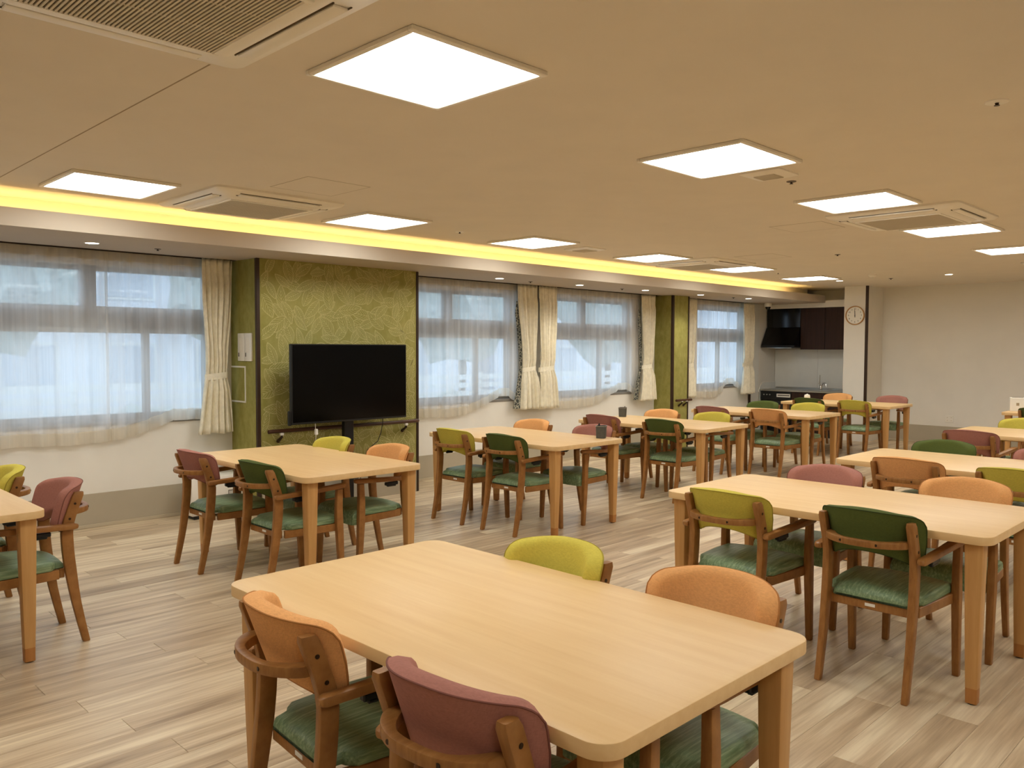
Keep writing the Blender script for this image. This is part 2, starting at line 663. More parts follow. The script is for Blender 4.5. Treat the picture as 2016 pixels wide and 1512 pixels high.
p = thing('pillar', 'broad green leaf-papered pier behind the television', 'pillar', kind='structure')
MB().box(TVX0, TVY, 0, TVX1, YW, SZ).obj('green_papered_face', 'green', p, smooth=0)
MB().box(TVX0 - 0.006, TVY - 0.006, 0, TVX0 + 0.026, TVY + 0.03, SZ, 0.003, 1).obj('corner_guard', 'dark_trim', p)
MB().box(TVX1 - 0.026, TVY - 0.006, 0, TVX1 + 0.006, TVY + 0.03, SZ, 0.003, 1).obj('corner_guard', 'dark_trim', p)
MB().box(TVX0 + 0.03, TVY - 0.007, 0.0, TVX1 - 0.028, TVY + 0.005, 0.28).obj('pillar_baseboard', 'base', p, smooth=0)


def leaf_print():
    W, Z0, Z1 = TVX1 - TVX0 - 0.07, 0.30, 2.262
    xo = TVX0 + 0.035
    rnd = random.Random(3)
    leaves = []
    nx, nz = 15, 16
    for j in range(nz):
        for i in range(nx):
            cx = (i + 0.5 + rnd.uniform(-.42, .42) + (j % 2) * 0.5) * W / nx
            cz = Z0 + (j + 0.5 + rnd.uniform(-.42, .42)) * (Z1 - Z0) / nz
            a = rnd.uniform(0, 2 * PI)
            L = rnd.uniform(.17, .26)
            leaves.append((cx, cz, a, L, L * rnd.uniform(.36, .46), rnd.uniform(-.25, .25)))
    rnd.shuffle(leaves)

    def half(t):
        return math.sin(PI * t ** 0.85) ** 0.8

    def inside(lf, px, pz):
        dx, dz = px - lf[0], pz - lf[1]
        ca, sa = math.cos(lf[2]), math.sin(lf[2])
        t = (dx * ca + dz * sa) / lf[3] + .5
        if t <= 0.01 or t >= .99:
            return False
        s = (-dx * sa + dz * ca) - lf[5] * lf[3] * (t - .5) ** 2
        return abs(s) < lf[4] / 2 * half(t) - 0.001

    mb = MB()

    def line(lf, k, pts, wd):
        ca, sa = math.cos(lf[2]), math.sin(lf[2])
        wp = []
        for t, s in pts:
            x = (t - .5) * lf[3]
            y_ = s + lf[5] * lf[3] * (t - .5) ** 2
            wp.append((lf[0] + x * ca - y_ * sa, lf[1] + x * sa + y_ * ca))
        for (ax, az), (bx, bz) in zip(wp, wp[1:]):
            mx_, mz_ = (ax + bx) / 2, (az + bz) / 2
            if not (0.004 < ax < W - .004 and 0.004 < bx < W - .004 and Z0 < az < Z1 and Z0 < bz < Z1):
                continue
            if any(abs(o_[0] - mx_) < .2 and abs(o_[1] - mz_) < .2 and inside(o_, mx_, mz_) for o_ in leaves[k + 1:]):
                continue
            d = math.hypot(bx - ax, bz - az) or 1
            nx_, nz_ = -(bz - az) / d * wd / 2, (bx - ax) / d * wd / 2
            b = len(mb.v)
            for px, pz in ((ax + nx_, az + nz_), (bx + nx_, bz + nz_), (bx - nx_, bz - nz_), (ax - nx_, az - nz_)):
                mb.v.append((xo + px, TVY - 0.0007, pz))
            mb.f.append((b, b + 1, b + 2, b + 3))
    for k, lf in enumerate(leaves):
        for sg in (1, -1):
            line(lf, k, [(i / 14, sg * lf[4] / 2 * half(max(1e-6, i / 14))) for i in range(15)], .0054)
            for q in range(6):
                t0 = .06 + q * .125
                t1 = min(.95, t0 + .26)
                line(lf, k, [(t0 + (t1 - t0) * i / 5, sg * lf[4] / 2 * half(t0 + (t1 - t0) * i / 5) * (i / 5) ** .8 * .97) for i in range(6)], .0032)
        line(lf, k, [(i / 8, 0) for i in range(9)], .0038)
    return mb


lp = leaf_print().obj('leaf_print', 'leafprint', p, smooth=0)
lp['kind'] = 'stuff'

p = thing('pillar', 'narrow plain green pier between the third and fourth window', 'pillar', kind='structure')
MB().box(C2X0, C2Y, 0, C2X1, YW, SZ).obj('green_papered_face', 'green', p, smooth=0)
MB().box(C2X0 - 0.006, C2Y - 0.006, 0, C2X0 + 0.034, C2Y + 0.03, SZ, 0.003, 1).obj('corner_guard', 'dark_trim', p)
MB().box(C2X1 - 0.026, C2Y - 0.006, 0, C2X1 + 0.006, C2Y + 0.03, SZ, 0.003, 1).obj('corner_guard', 'dark_trim', p)
p = thing('pillar', 'cream pier carrying the round clock beside the kitchen niche', 'pillar', kind='structure')
MB().box(CCX, CCY0, 0, XE, CCY1, CZ).obj('cream_papered_face', 'wall', p, smooth=0)
MB().box(CCX - 0.006, CCY0 - 0.006, 0, CCX + 0.03, CCY0 + 0.034, CZ, 0.003, 1).obj('corner_guard', 'dark_trim', p)
tag(MB().box(13.55, CCY1, 2.19, XE, YW, 2.305).obj('trim_2', 'wall', smooth=0), 'cream header beam over the kitchen wall cupboards', 'beam', kind='structure')


def baseboard(name, label, x0, y0, x1, y1):
    b = thing(name, label, 'baseboard', kind='structure')
    MB().box(x0, y0, 0.03, x1, y1, 0.28, 0.002, 1).obj('vinyl_panel', 'base', b, smooth=0)
    sx, sy = (0.004, 0) if abs(x1 - x0) < .1 else (0, 0.004)
    MB().box(x0 - sx, y0 - sy, 0, x1, y1, 0.03, 0.002, 1).obj('floor_strip', 'base_strip', b, smooth=0)


baseboard('baseboard_left', 'tall grey vinyl baseboard under the near window', XB, YW - 0.008, TVX0 - 0.001, YW)
baseboard('baseboard_middle', 'tall grey vinyl baseboard under the two middle windows', TVX1 + 0.001, YW - 0.008, C2X0 - 0.001, YW)
baseboard('baseboard_back', 'tall grey vinyl baseboard under the window nearest the kitchen', C2X1 + 0.001, YW - 0.008, 13.0, YW)
baseboard('baseboard_far', 'tall grey vinyl baseboard along the end wall', XE - 0.008, YR, XE, CCY0 - 0.001)

# ceiling seam and hatches
tag(MB().box(1.358, 2.9, CZ - 0.0008, 1.364, 6.085, CZ + 0.001).obj('trim_3', 'seam', smooth=0), 'thin seam line across the ceiling paper', 'seam', kind='structure')


def hatch(x0, y0, label):
    t = thing('access_hatch', label, 'hatch', (x0, y0, CZ), group='flush ceiling hatches')
    g = MB()
    n, wd = 0.45, 0.0028
    for a in ((0, 0, n, wd), (0, n - wd, n, n), (0, wd, wd, n - wd), (n - wd, wd, n, n - wd)):
        g.box(a[0], a[1], -0.0012, a[2], a[3], 0.0005)
    g.obj('frame_line', 'seam', t, smooth=0)
    MB().box(wd, wd, -0.0008, n - wd, n - wd, 0.0005).obj('hatch_panel', 'ceiling', t, smooth=0)


hatch(2.64, 4.355, 'flush square ceiling hatch above the table by the television')
hatch(8.19, 4.27, 'flush square ceiling hatch farther down the room near the cove')
hatch(6.40, 2.92, 'flush square ceiling hatch beside the air conditioner on the right')


# windows
def window(name, x0, x1, mull, low, label):
    t = thing(name, label, 'window', kind='structure')
    yo = YW + 0.07
    fr = MB()
    d0, d1 = yo, yo + 0.06
    fr.box(x0, d0, WZ0, x1, d1, WZ0 + 0.06)
    fr.box(x0, d0, WZ1 - 0.04, x1, d1, WZ1)
    fr.box(x0, d0, WZ0 + .06, x0 + 0.05, d1, WZ1 - .04)
    fr.box(x1 - 0.05, d0, WZ0 + .06, x1, d1, WZ1 - .04)
    fr.box(x0 + .05, d0, 1.78, x1 - .05, d1, 1.82)
    fr.box(x0 + .05, d0, 1.60, x1 - .05, d1, 1.64)
    for m in mull:
        fr.box(m - .06, d0 - 0.01, 1.82, m + .06, d1 - .01, WZ1 - .04)
    for m in low:
        fr.box(m - .025, d0 - 0.01, WZ0 + .06, m + .025, d1 - .01, 1.60)
    fr.obj('window_frame', 'frame', t, smooth=0)
    MB().box(x0 + .05, d0 + .01, 1.64, x1 - .05, d1 - .01, 1.78).obj('transom_panel', 'spandrel', t, smooth=0)
    for z0, z1, mm, hw in ((WZ0 + .06, 1.60, low, .025), (1.82, WZ1 - .04, mull, .06)):
        edges = [x0 + .05] + [q for m in mm for q in (m - hw, m + hw)] + [x1 - .05]
        for a, b in zip(edges[0::2], edges[1::2]):
            MB().box(a, yo + .03, z0, b, yo + .036, z1).obj('pane', 'glass', t, smooth=0)
    MB().box(x0 - .02, YW - 0.006, WZ0 - 0.03, x1 + .02, yo, WZ0 + .004, 0.004, 1).obj('window_sill', 'frame', t)


WL = ['near window behind white sheers, bronze frame with transom', 'second window, just past the television pier',
      'third window, before the narrow green pier', 'last window, single sheer beside the kitchen']
for (n_, a, b, m), lw, lb in zip(WIN, ([1.55, 2.80], [6.66], [9.0], [12.12]), WL):
    window(n_, a, b, m, lw, lb)

# ------------------------------------------------------------------ ceiling fittings
lamp_proto = thing('ceiling_light', '', 'ceiling light')
g = MB()
HB, HF = 0.2925, 0.316
for a in ((-HF, -HF, HF, -HB), (-HF, HB, HF, HF), (-HF, -HB, -HB, HB), (HB, -HB, HF, HB)):
    g.box(a[0], a[1], -0.018, a[2], a[3], 0.0, 0.003, 1)
g.obj('lamp_frame', 'acwhite', lamp_proto)
MB().box(-HB, -HB, -0.010, HB, HB, -0.002).obj('diffuser', 'lamp', lamp_proto, smooth=0)
lamps = [(1.953, 2.397, 'largest square ceiling light, above the front table'),
         (1.90, 5.452, 'square ceiling light nearest the cove at the photo left edge, left of the air conditioner'),
         (3.93, 5.456, 'second square light along the cove, just past the left air conditioner'),
         (5.752, 5.457, 'third square light along the cove, before the small square vent'),
         (7.62, 5.40, 'fourth square light along the cove, before the far air conditioner'),
         (9.446, 5.335, 'fifth square light along the cove, overlapping the far air conditioner'),
         (11.335, 5.32, 'last square light along the cove, nearest the clock'),
         (3.949, 2.372, 'second square light of the right row, beside the small ceiling vent'),
         (5.716, 2.351, 'third square light of the right row, before the right air conditioner'),
         (7.578, 2.319, 'fourth square light of the right row, overlapping the right air conditioner'),
         (9.49, 2.307, 'square light of the right row cut by the photo edge')]
added_lamps = [(11.3, 2.3), (0.02, 2.4), (0.02, 5.45)] + [(x, -0.75) for x in (0.02, 1.95, 3.95, 5.7, 7.6, 9.5, 11.3)]  # unseen lamps, added to light the room from beyond the view
index_kids()
for i, (x, y, lb) in enumerate(lamps + [(a, b, None) for a, b in added_lamps]):
    o = lamp_proto if i == 0 else copy_tree(lamp_proto)
    o.location = (x, y, CZ)
    if lb:
        tag(o, lb, 'ceiling light', 'square ceiling lights')
    else:
        tag(o, 'added square ceiling light outside the picture, lighting the room', 'ceiling light', 'added ceiling lights out of view')


def cassette(x0, y0, label, flip=False):
    n = 0.95
    t = thing('air_conditioner', label, 'air conditioner', (x0 + n / 2, y0 + n / 2, CZ), group='ceiling cassette air conditioners')
    h = n / 2
    body = MB()
    ring = lambda s, z, rad: [(p_[0], p_[1], z) for p_ in rrect(-s, -s, s, s, rad, 5)]
    body.loft([ring(h, 0, .04), ring(h, -0.012, .04), ring(h - .015, -0.026, .05), ring(h - .11, -0.032, .07), ring(h - .125, -0.044, .07),
               ring(h - .16, -0.048, .06)], cap=True)
    body.obj('housing', 'acwhite', t)
    for k in range(4):
        m4 = Matrix.Rotation(k * PI / 2, 4, 'Z')
        MB().box(-.30, h - .108, -.036, .30, h - .104, -.028).box(-.30, h - .048, -.031, .30, h - .043, -.025).xform(m4).obj('outlet_slot', 'acdark', t, smooth=0)
        fl_ = MB().box(-.29, h - .102, -.040, .29, h - .05, -.030, .004, 2)
        fl_.xform(m4).obj('louvre_flap', 'acwhite', t)
    gh = 0.285
    MB().box(-gh, -gh, -.0495, gh, gh, -.0478).obj('grille_recess', 'acdark', t, smooth=0)
    gr = MB()
    k = 44
    for i in range(k):
        a = -gh + (i + .5) * 2 * gh / k
        gr.box(a - .0034, -gh, -.054, a + .0034, gh, -.0492)
    for a in (-gh / 3, gh / 3):
        gr.box(-gh, a - .002, -.053, gh, a + .002, -.0492)
    q = gr.obj('grille_slats', 'acslat', t, smooth=0)
    q.name = 'grille'
    q['kind'] = 'stuff'
    fr_ = MB()
    for a in ((-gh - .02, -gh - .02, gh + .02, -gh), (-gh - .02, gh, gh + .02, gh + .02), (-gh - .02, -gh, -gh, gh), (gh, -gh, gh + .02, gh)):
        fr_.box(a[0], a[1], -.054, a[2], a[3], -.046, .002, 1)
    fr_.obj('grille_frame', 'acwhite', t)


cassette(0.49, 1.88, 'large cream ceiling air conditioner cut by the photo top edge')
cassette(2.37, 4.965, 'cream ceiling air conditioner between the first two cove lights')
cassette(8.05, 4.88, 'far cream ceiling air conditioner in the row along the cove')
cassette(6.15, 1.84, 'cream ceiling air conditioner in the right row of lights')


def vent(cx, cy, s, label):
    t = thing('ceiling_vent', label, 'vent', (cx, cy, CZ), group='small ceiling vents')
    h = s / 2
    rg = lambda q, z: [(p_[0], p_[1], z) for p_ in rrect(-q, -q, q, q, .012, 3)]
    MB().loft([rg(h, 0), rg(h, -.008), rg(h - .03, -.018), rg(h - .06, -.018)]).obj('vent_frame', 'acwhite', t)
    g_ = MB()
    for i in range(12):
        a = -h + .062 + (i + .5) * (2 * h - .124) / 12
        g_.box(a - .002, -h + .062, -.024, a + .002, h - .062, -.016)
    g_.obj('vent_grille', 'acslat', t, smooth=0)


vent(4.47, 2.36, .25, 'small square vent beside the second light of the right row')
vent(6.52, 5.46, .31, 'small square vent between the third and fourth cove lights')


def downlight(x, y, z, label, spot=True):
    t = thing('downlight', label, 'downlight', (x, y, z), group='round recessed downlights')
    MB().lathe((0, 0, 0), [(.056, 0), (.056, -.003), (.048, -.005), (.046, -.001)], 24).obj('trim_ring', 'white', t)
    MB().cyl((0, 0), .046, -.0035, -.001, 24).obj('lens', 'down', t)
    if spot:
        ld = bpy.data.lights.new('downlight_lamp', 'SPOT')
        ld.energy = DOWN_W
        ld.color = DOWN_COL
        ld.spot_size = math.radians(110)
        ld.spot_blend = .8
        ld.shadow_soft_size = .05
        lo = bpy.data.objects.new('downlight_lamp', ld)
        COL.objects.link(lo)
        lo.parent = t
        lo.location = (0, 0, -.012)


for x, y, lb in ((2.178, 6.64, 'soffit downlight in front of the near window'), (6.45, 6.64, 'first soffit downlight past the television pier'),
                 (7.787, 6.60, 'soffit downlight above the paired beige drapes'), (9.056, 6.53, 'soffit downlight before the narrow green pier'),
                 (10.36, 6.50, 'soffit downlight in front of the narrow green pier'), (11.641, 6.45, 'soffit downlight before the last window, nearest the kitchen')):
    downlight(x, y, SZ, lb)
downlight(12.098, 5.226, CZ, 'main ceiling downlight just before the clock pier')
downlight(12.059, 3.717, CZ, 'main ceiling downlight before the blank end wall')


def sprinkler(x, y, z, label, plate=.02):
    t = thing('sprinkler_head', label, 'sprinkler', (x, y, z), group='ceiling sprinkler heads')
    MB().lathe((0, 0, 0), [(plate + .012, 0), (plate + .010, -.004), (plate, -.006)], 16).obj('cover_plate', 'spandrel' if plate < .025 else 'acwhite', t)
    MB().lathe((0, 0, -.006), [(.008, 0), (.006, -.008), (.011, -.009), (.011, -.011)], 12).obj('nozzle', 'bolt', t)


for x, y, z, lb, pl in ((2.675, 6.66, SZ, 'tiny sprinkler head in the soffit before the near window', .014), (7.014, 6.70, SZ, 'tiny sprinkler head in the soffit above the second window', .014),
                        (8.664, 6.62, SZ, 'tiny sprinkler head in the soffit above the third window', .014), (11.242, 6.48, SZ, 'tiny sprinkler head in the soffit above the last window', .014),
                        (4.764, 2.366, CZ, 'dark sprinkler head just beyond the small vent at right', .018), (8.753, 3.808, CZ, 'sprinkler head in the open middle of the ceiling', .018),
                        (4.804, 5.446, CZ, 'sprinkler head between the second and third cove lights', .03), (3.827, 1.014, CZ, 'sprinkler head with a wide cream plate at upper right', .034),
                        (10.303, 5.28, CZ, 'sprinkler head between the last two cove lights', .028), (12.193, 4.523, CZ, 'dark sprinkler head near the end wall', .018)):
    sprinkler(x, y, z, lb, pl)
t = thing('smoke_detector', 'small white round detector on the ceiling before the clock pier', 'detector', (11.448, 4.49, CZ))
MB().lathe((0, 0, 0), [(.055, 0), (.055, -.012), (.035, -.03), (.02, -.034)], 20).obj('detector_body', 'acwhite', t)
MB().lathe((0, 0, -.034), [(.012, 0), (.01, -.012)], 12).obj('sensor', 'white', t)

# cove strip
t = tag(MB().box(XB + .1, 6.20, 2.287, 12.75, 6.225, 2.305).obj('cove_light', 'cove', smooth=0), 'long amber light strip glowing in the soffit trough', 'cove light')

# security camera
t = thing('security_camera', 'white dome camera hanging above the range hood', 'camera', (13.045, 6.86, SZ))
MB().lathe((0, 0, 0), [(.062, 0), (.062, -.05), (.058, -.06), (.04, -.062)], 20).obj('camera_housing', 'white', t)
MB().lathe((0, 0, -.06), [(.044, 0), (.042, -.02), (.03, -.042), (.012, -.052)], 20).obj('dome', 'gloss_black', t)


# ------------------------------------------------------------------ curtains
def sheer(x0, x1, hem_fn, label, pleats, seed, y0=7.143):
    rnd = random.Random(seed)
    t = thing('sheer_curtain', label, 'curtain', group='white sheer curtains')
    nx = int((x1 - x0) / .012)
    ph = [rnd.uniform(0, 6.28) for _ in range(4)]
    top = 2.262

    def pos(s, z):
        x = x0 + s * (x1 - x0)
        k = 1 - .5 * max(0, (z - 2.0) / .25)
        a = math.sin(pleats * 2 * PI * s + ph[0] + .5 * math.sin(5 * s + ph[1]))
        b = math.sin(pleats * 3.3 * PI * s + ph[2])
        c = math.sin(pleats * 7.1 * PI * s + ph[3] + 2 * z)
        return (x + .012 * b * (1 - (z - .7) / 1.6), y0 + k * (.014 * a + .006 * b + .003 * c), z)
    rows, hem = [], []
    nz = 16
    for j in range(nz + 1):
        rw = []
        for i in range(nx + 1):
            s = i / nx
            zb = hem_fn(x0 + s * (x1 - x0)) + .10
            rw.append(pos(s, top + (zb - top) * j / nz))
        rows.append(rw)
    MB().grid(rows).obj('sheer_cloth', 'sheer', t, smooth=60)
    for j in range(3):
        rw = []
        for i in range(nx + 1):
            s = i / nx
            zb = hem_fn(x0 + s * (x1 - x0))
            q = pos(s, zb + .10 * (1 - j / 2))
            rw.append((q[0], q[1] - .001, q[2]))
        hem.append(rw)
    MB().grid(hem).obj('hem', 'sheer_hem', t, smooth=60)
    tp = [[(p_[0], p_[1] - .001, p_[2]) for p_ in (pos(i / nx, z) for i in range(nx + 1))] for z in (top + .001, top - .035, top - .07)]
    MB().grid(tp).obj('heading_tape', 'sheer_hem', t, smooth=60)


def hem_lift(a, peak, b, base=.70, high=.90, end=.76):
    def fn(x):
        if x < a:
            return base + .008 * math.sin(9 * x)
        if x < peak:
            q = (x - a) / (peak - a)
            return base + (high - base) * q ** 1.3 + .006 * math.sin(9 * x)
        if x < peak + .18:
            return high
        q = min(1, (x - peak - .18) / max(.01, b - peak - .18))
        return high + (end - high) * q
    return fn


sheer(-0.9, 2.46, lambda x: .70 + .008 * math.sin(8 * x), 'left sheer panel of the near window, even hem', 15, 1)
sheer(2.43, 3.27, hem_lift(2.45, 3.0, 3.3, .705, .845, .84), 'right sheer panel of the near window, hem lifted toward the drape', 5, 2)
sheer(5.36, 7.30, hem_lift(6.35, 6.92, 7.30), 'sheer of the second window, pulled aside at its lower corner', 12, 3)
sheer(7.80, 9.78, hem_lift(8.6, 9.30, 9.78), 'sheer of the third window, hem gathered up at the right', 12, 4)
sheer(11.05, 12.72, hem_lift(11.9, 12.2, 12.72), 'sheer of the window nearest the kitchen, gap at the sill', 10, 5)


def drape(xt0, xt1, xw0, xw1, xb0, xb1, label, seed, tie=1.225, bot=.725, lining=0, y0=7.078):
    rnd = random.Random(seed)
    t = thing('drape', label, 'curtain', group='beige tied back drapes')
    top = 2.264
    n = 60
    zs = [top, 2.22, 2.12, 2.05, 1.9, 1.7, 1.5, 1.35, 1.26, tie, 1.19, 1.1, 1.0, .9, .82, .76, bot]
    ph = rnd.uniform(0, 6)

    def edges(z):
        if z >= tie:
            q = (top - z) / (top - tie)
            q = q * q * (3 - 2 * q)
            return xt0 + (xw0 - xt0) * q, xt1 + (xw1 - xt1) * q
        q = ((tie - z) / (tie - bot)) ** .8
        return xw0 + (xb0 - xw0) * q, xw1 + (xb1 - xw1) * q
    rows = []
    for z in zs:
        a, b = edges(z)
        rw = []
        for i in range(n + 1):
            s = i / n
            amp = .024 if z > 1.4 else .028
            if z > 2.1:
                amp = .012
            if abs(z - tie) < .05:
                amp = .012
            y_ = y0 + amp * 1.5 * (1 - 2 * abs(math.sin(PI * 5 * s + ph + .35 * math.sin(3 * z + 4 * s)))) * .75 + amp * .35 * math.sin(2 * PI * 9 * s + 2 * ph + 1.5 * z) - .02 * (1 - (2 * s - 1) ** 2) * (1 if z < tie else .4)
            rw.append((a + (b - a) * s + .004 * math.sin(9 * z + 5 * s), y_, z - (.006 * math.sin(12 * s) if z == bot else 0)))
        rows.append(rw)
    o_ = MB().grid(rows).obj('drape_cloth', 'drape', t, smooth=60)
    md = o_.modifiers.new('thickness', 'SOLIDIFY')
    md.thickness = .003
    ring = []
    a, b = edges(tie)
    for z in (tie - .028, tie + .028):
        ring.append([((a + b) / 2 + ((b - a) / 2 + .012) * math.cos(q), y0 + .03 * math.sin(q), z + .012 * math.cos(q)) for q in [2 * PI * i / 28 for i in range(28)]])
    MB().loft(ring, cap=False).obj('tieback', 'drape', t, smooth=60)
    if lining:
        rows = []
        for z in zs[3:]:
            a, b = edges(z)
            e = a if lining < 0 else b
            q = 1.0 if z < 1.9 else max(.2, (2.05 - z) / .15)
            wdt = (.05 + .10 * max(0, (tie - z) / .5)) * q
            rows.append([(e + lining * wdt * (k / 4 - .15), y0 + .02 + .008 * math.sin(k * 2.1 + z * 3), z + .01) for k in range(5)])
        MB().grid(rows).obj('patterned_lining', 'lining', t, smooth=60)


drape(3.215, 3.505, 3.25, 3.44, 3.165, 3.50, 'beige drape tied back against the television pier', 1, bot=.715)
drape(7.19, 7.53, 7.28, 7.50, 7.25, 7.62, 'left drape of the pair between the second and third window', 2, lining=-1, bot=.73)
drape(7.55, 7.89, 7.58, 7.84, 7.55, 7.92, 'right drape of the pair between the second and third window', 3, bot=.72)
drape(9.70, 10.05, 9.76, 9.98, 9.68, 10.08, 'beige drape against the near side of the narrow green pier', 4, lining=-1, bot=.735)
drape(10.70, 11.19, 10.75, 11.10, 10.72, 11.20, 'slim beige drape just past the narrow green pier', 5, lining=-1, bot=.735)
drape(12.60, 12.96, 12.62, 12.92, 12.56, 12.98, 'beige drape at the window corner next to the kitchen', 6, bot=.725)
for i, (a, b, lb) in enumerate(((XB + .1, TVX0 - .01, 'dark curtain rail over the near window'), (TVX1 + .01, C2X0 - .01, 'dark curtain rail over the two middle windows'),
                                (C2X1 + .01, 13.02, 'dark curtain rail over the last window'))):
    t = thing('curtain_rail', lb, 'curtain rail', group='recessed curtain rails')
    MB().box(a, 7.13, 2.266, b, 7.15, 2.29).obj('sheer_track', 'dark_trim', t, smooth=0)
    MB().box(a, 7.066, 2.268, b, 7.086, 2.29).obj('drape_track', 'dark_trim', t, smooth=0)


# ------------------------------------------------------------------ chairs
def tilt(z):
    return .012 + (.757 - z) * .36


LEGX = [(0, -.012), (.2, .030), (.38, .056), (.5, .067), (.6, .065), (.757, .012)]
LEGW = [(0, .017), (.2, .021), (.38, .026), (.5, .027), (.6, .027), (.757, .0255)]


def catmull(tab, t):
    k = 0
    while k < len(tab) - 2 and t > tab[k + 1][0]:
        k += 1
    p1, p2 = tab[k], tab[k + 1]
    p0 = tab[max(0, k - 1)]
    p3 = tab[min(len(tab) - 1, k + 2)]
    h_ = p2[0] - p1[0]
    s = (t - p1[0]) / h_
    m1 = (p2[1] - p0[1]) / (p2[0] - p0[0]) * h_
    m2 = (p3[1] - p1[1]) / (p3[0] - p1[0]) * h_
    return (2 * s ** 3 - 3 * s * s + 1) * p1[1] + (s ** 3 - 2 * s * s + s) * m1 + (-2 * s ** 3 + 3 * s * s) * p2[1] + (s ** 3 - s * s) * m2


def make_chair(colour):
    t = thing('armchair', '', 'chair')
    # back legs running up into the back posts
    for sd in (1, -1):
        rings = []
        for z in (0, .004, .1, .2, .28, .34, .38, .42, .47, .52, .56, .6, .64, .68, .715, .744, .756, .760):
            hx = interp(LEGW, z)
            e = 0
            if z > .75:
                e = (z - .744) * .3
            if z < .002:
                e = .003
            hy = interp([(0, .0135), (.4, .0155), (.77, .0160)], z)
            rings.append(ring_xy(z, catmull(LEGX, min(z, .757)), sd * .187, hx - e, hy - e * .6, .005, 2))
        lg = MB().loft(rings).obj('back_leg', 'chair_wood', t)
        for zb in (.705, .632):
            q = MB().cyl((0, 0), .0062, 0, .0022, 10)
            q.xform(Matrix.Translation((catmull(LEGX, zb) + .002, sd * .2025, zb)) @ Matrix.Rotation(-sd * PI / 2, 4, 'X'))
            q.obj('bolt', 'bolt', lg)
    for sd in (1, -1):
        rings = []
        for z, hx, hy in ((0, .0135, .013), (.004, .016, .015), (.2, .020, .0165), (.38, .024, .018), (.48, .0225, .017), (.601, .020, .016)):
            rings.append(ring_xy(z, .478 - .022 * min(1, z / .42) + (.004 if z > .5 else 0), sd * .237, hx, hy, .005, 2))
        MB().loft(rings).obj('front_leg', 'chair_wood', t)
    for sd in (1, -1):
        rings = []
        for x, hy, hz in ((.026, .008, .008), (.032, .015, .012), (.045, .018, .0145), (.12, .0185, .0145), (.3, .021, .0145), (.42, .0245, .0145), (.475, .0245, .0145),
                          (.498, .020, .0135), (.508, .012, .010), (.511, .004, .005)):
            yc = sd * (.220 + .018 * (x / .5))
            zc = .595 + .026 * (x / .5) ** 1.2
            rings.append(ring_yz(x, yc, zc, hy, hz, .007, 2))
        MB().loft(rings).obj('armrest', 'chair_wood', t)
        h = MB()
        h.box(.15, sd * .218 - .012, .562, .25, sd * .218 + .012, .584, .004, 1)
        h.box(.165, sd * .218 - .010, .553, .235, sd * .218 + .010, .565, .004, 1)
        h.obj('hanging_hook', 'black', t)
    fr = MB()
    fr.box(.078, -.175, .338, .102, .175, .384, .003, 1)
    fr.box(.455, -.222, .338, .475, .222, .378, .003, 1)
    for sd in (1, -1):
        q = MB().box(0, -.010, .338, .355, .010, .384, .003, 1)
        q.xform(Matrix.Translation((.108, sd * .187, 0)) @ Matrix.Rotation(sd * .095, 4, 'Z'))
        fr.v, fr.f = fr.v + q.v, fr.f + [tuple(i + len(fr.v) for i in z_) for z_ in q.f]
    so_ = fr.obj('seat_frame', 'chair_wood', t)
    MB().box(.0762, -.022, .353, .078, .022, .366).obj('maker_plate', 'white', so_, smooth=0)
    # seat pad with the front edge wrapped down
    rings = []
    for x in (.072, .076, .085, .1, .12, .125, .15, .2, .28, .36, .43, .455, .456, .48, .495, .503, .506):
        hy = interp([(.072, .156), (.076, .165), (.085, .168), (.122, .169), (.126, .186), (.15, .205), (.3, .213), (.455, .2165), (.457, .2165), (.495, .2165), (.506, .208)], x)
        if .44 < x < .4945:
            hy = .2165
        zb = .384 if x <= .455 else .330
        zt = interp([(.072, .400), (.085, .415), (.13, .428), (.3, .436), (.43, .434), (.48, .424), (.5, .406), (.506, .385)], x)
        yy = []
        n = 9
        rr = .014
        pts = [(-hy, zb + .004), (-hy, zt - rr * 1.6), (-hy + .004, zt - rr * .6), (-hy + rr, zt - .003)]
        for i in range(1, n):
            s = -1 + 2 * i / n
            pts.append((s * (hy - rr), zt - .003 + .010 * (1 - s * s)))
        pts += [(hy - rr, zt - .003), (hy - .004, zt - rr * .6), (hy, zt - rr * 1.6), (hy, zb + .004), (hy - .006, zb), (-hy + .006, zb)]
        rings.append([(x, a, b) for a, b in pts])
    MB().loft(rings).obj('seat', 'seat', t, smooth=50)
    # curved back cushion
    nu, nv = 36, 16
    arc = lambda y_: -.050 + 5.75 * abs(y_) ** 2.6

    def outline(uu, vv):
        au = abs(uu)
        zt = .798 - .024 * au ** 2.2 - .036 * (1 - math.sqrt(max(0, 1 - (max(0, au - .84) / .16) ** 2)))
        zb = .612 - .042 * min(1, au / .78) ** 2.4 + .030 * (1 - math.sqrt(max(0, 1 - (max(0, au - .84) / .16) ** 2)))
        z = zb + (zt - zb) * vv
        hw = interp([(.57, .202), (.62, .212), (.67, .219), (.72, .2225), (.81, .2225)], z)
        return uu * hw, z
    rear, front = [], []
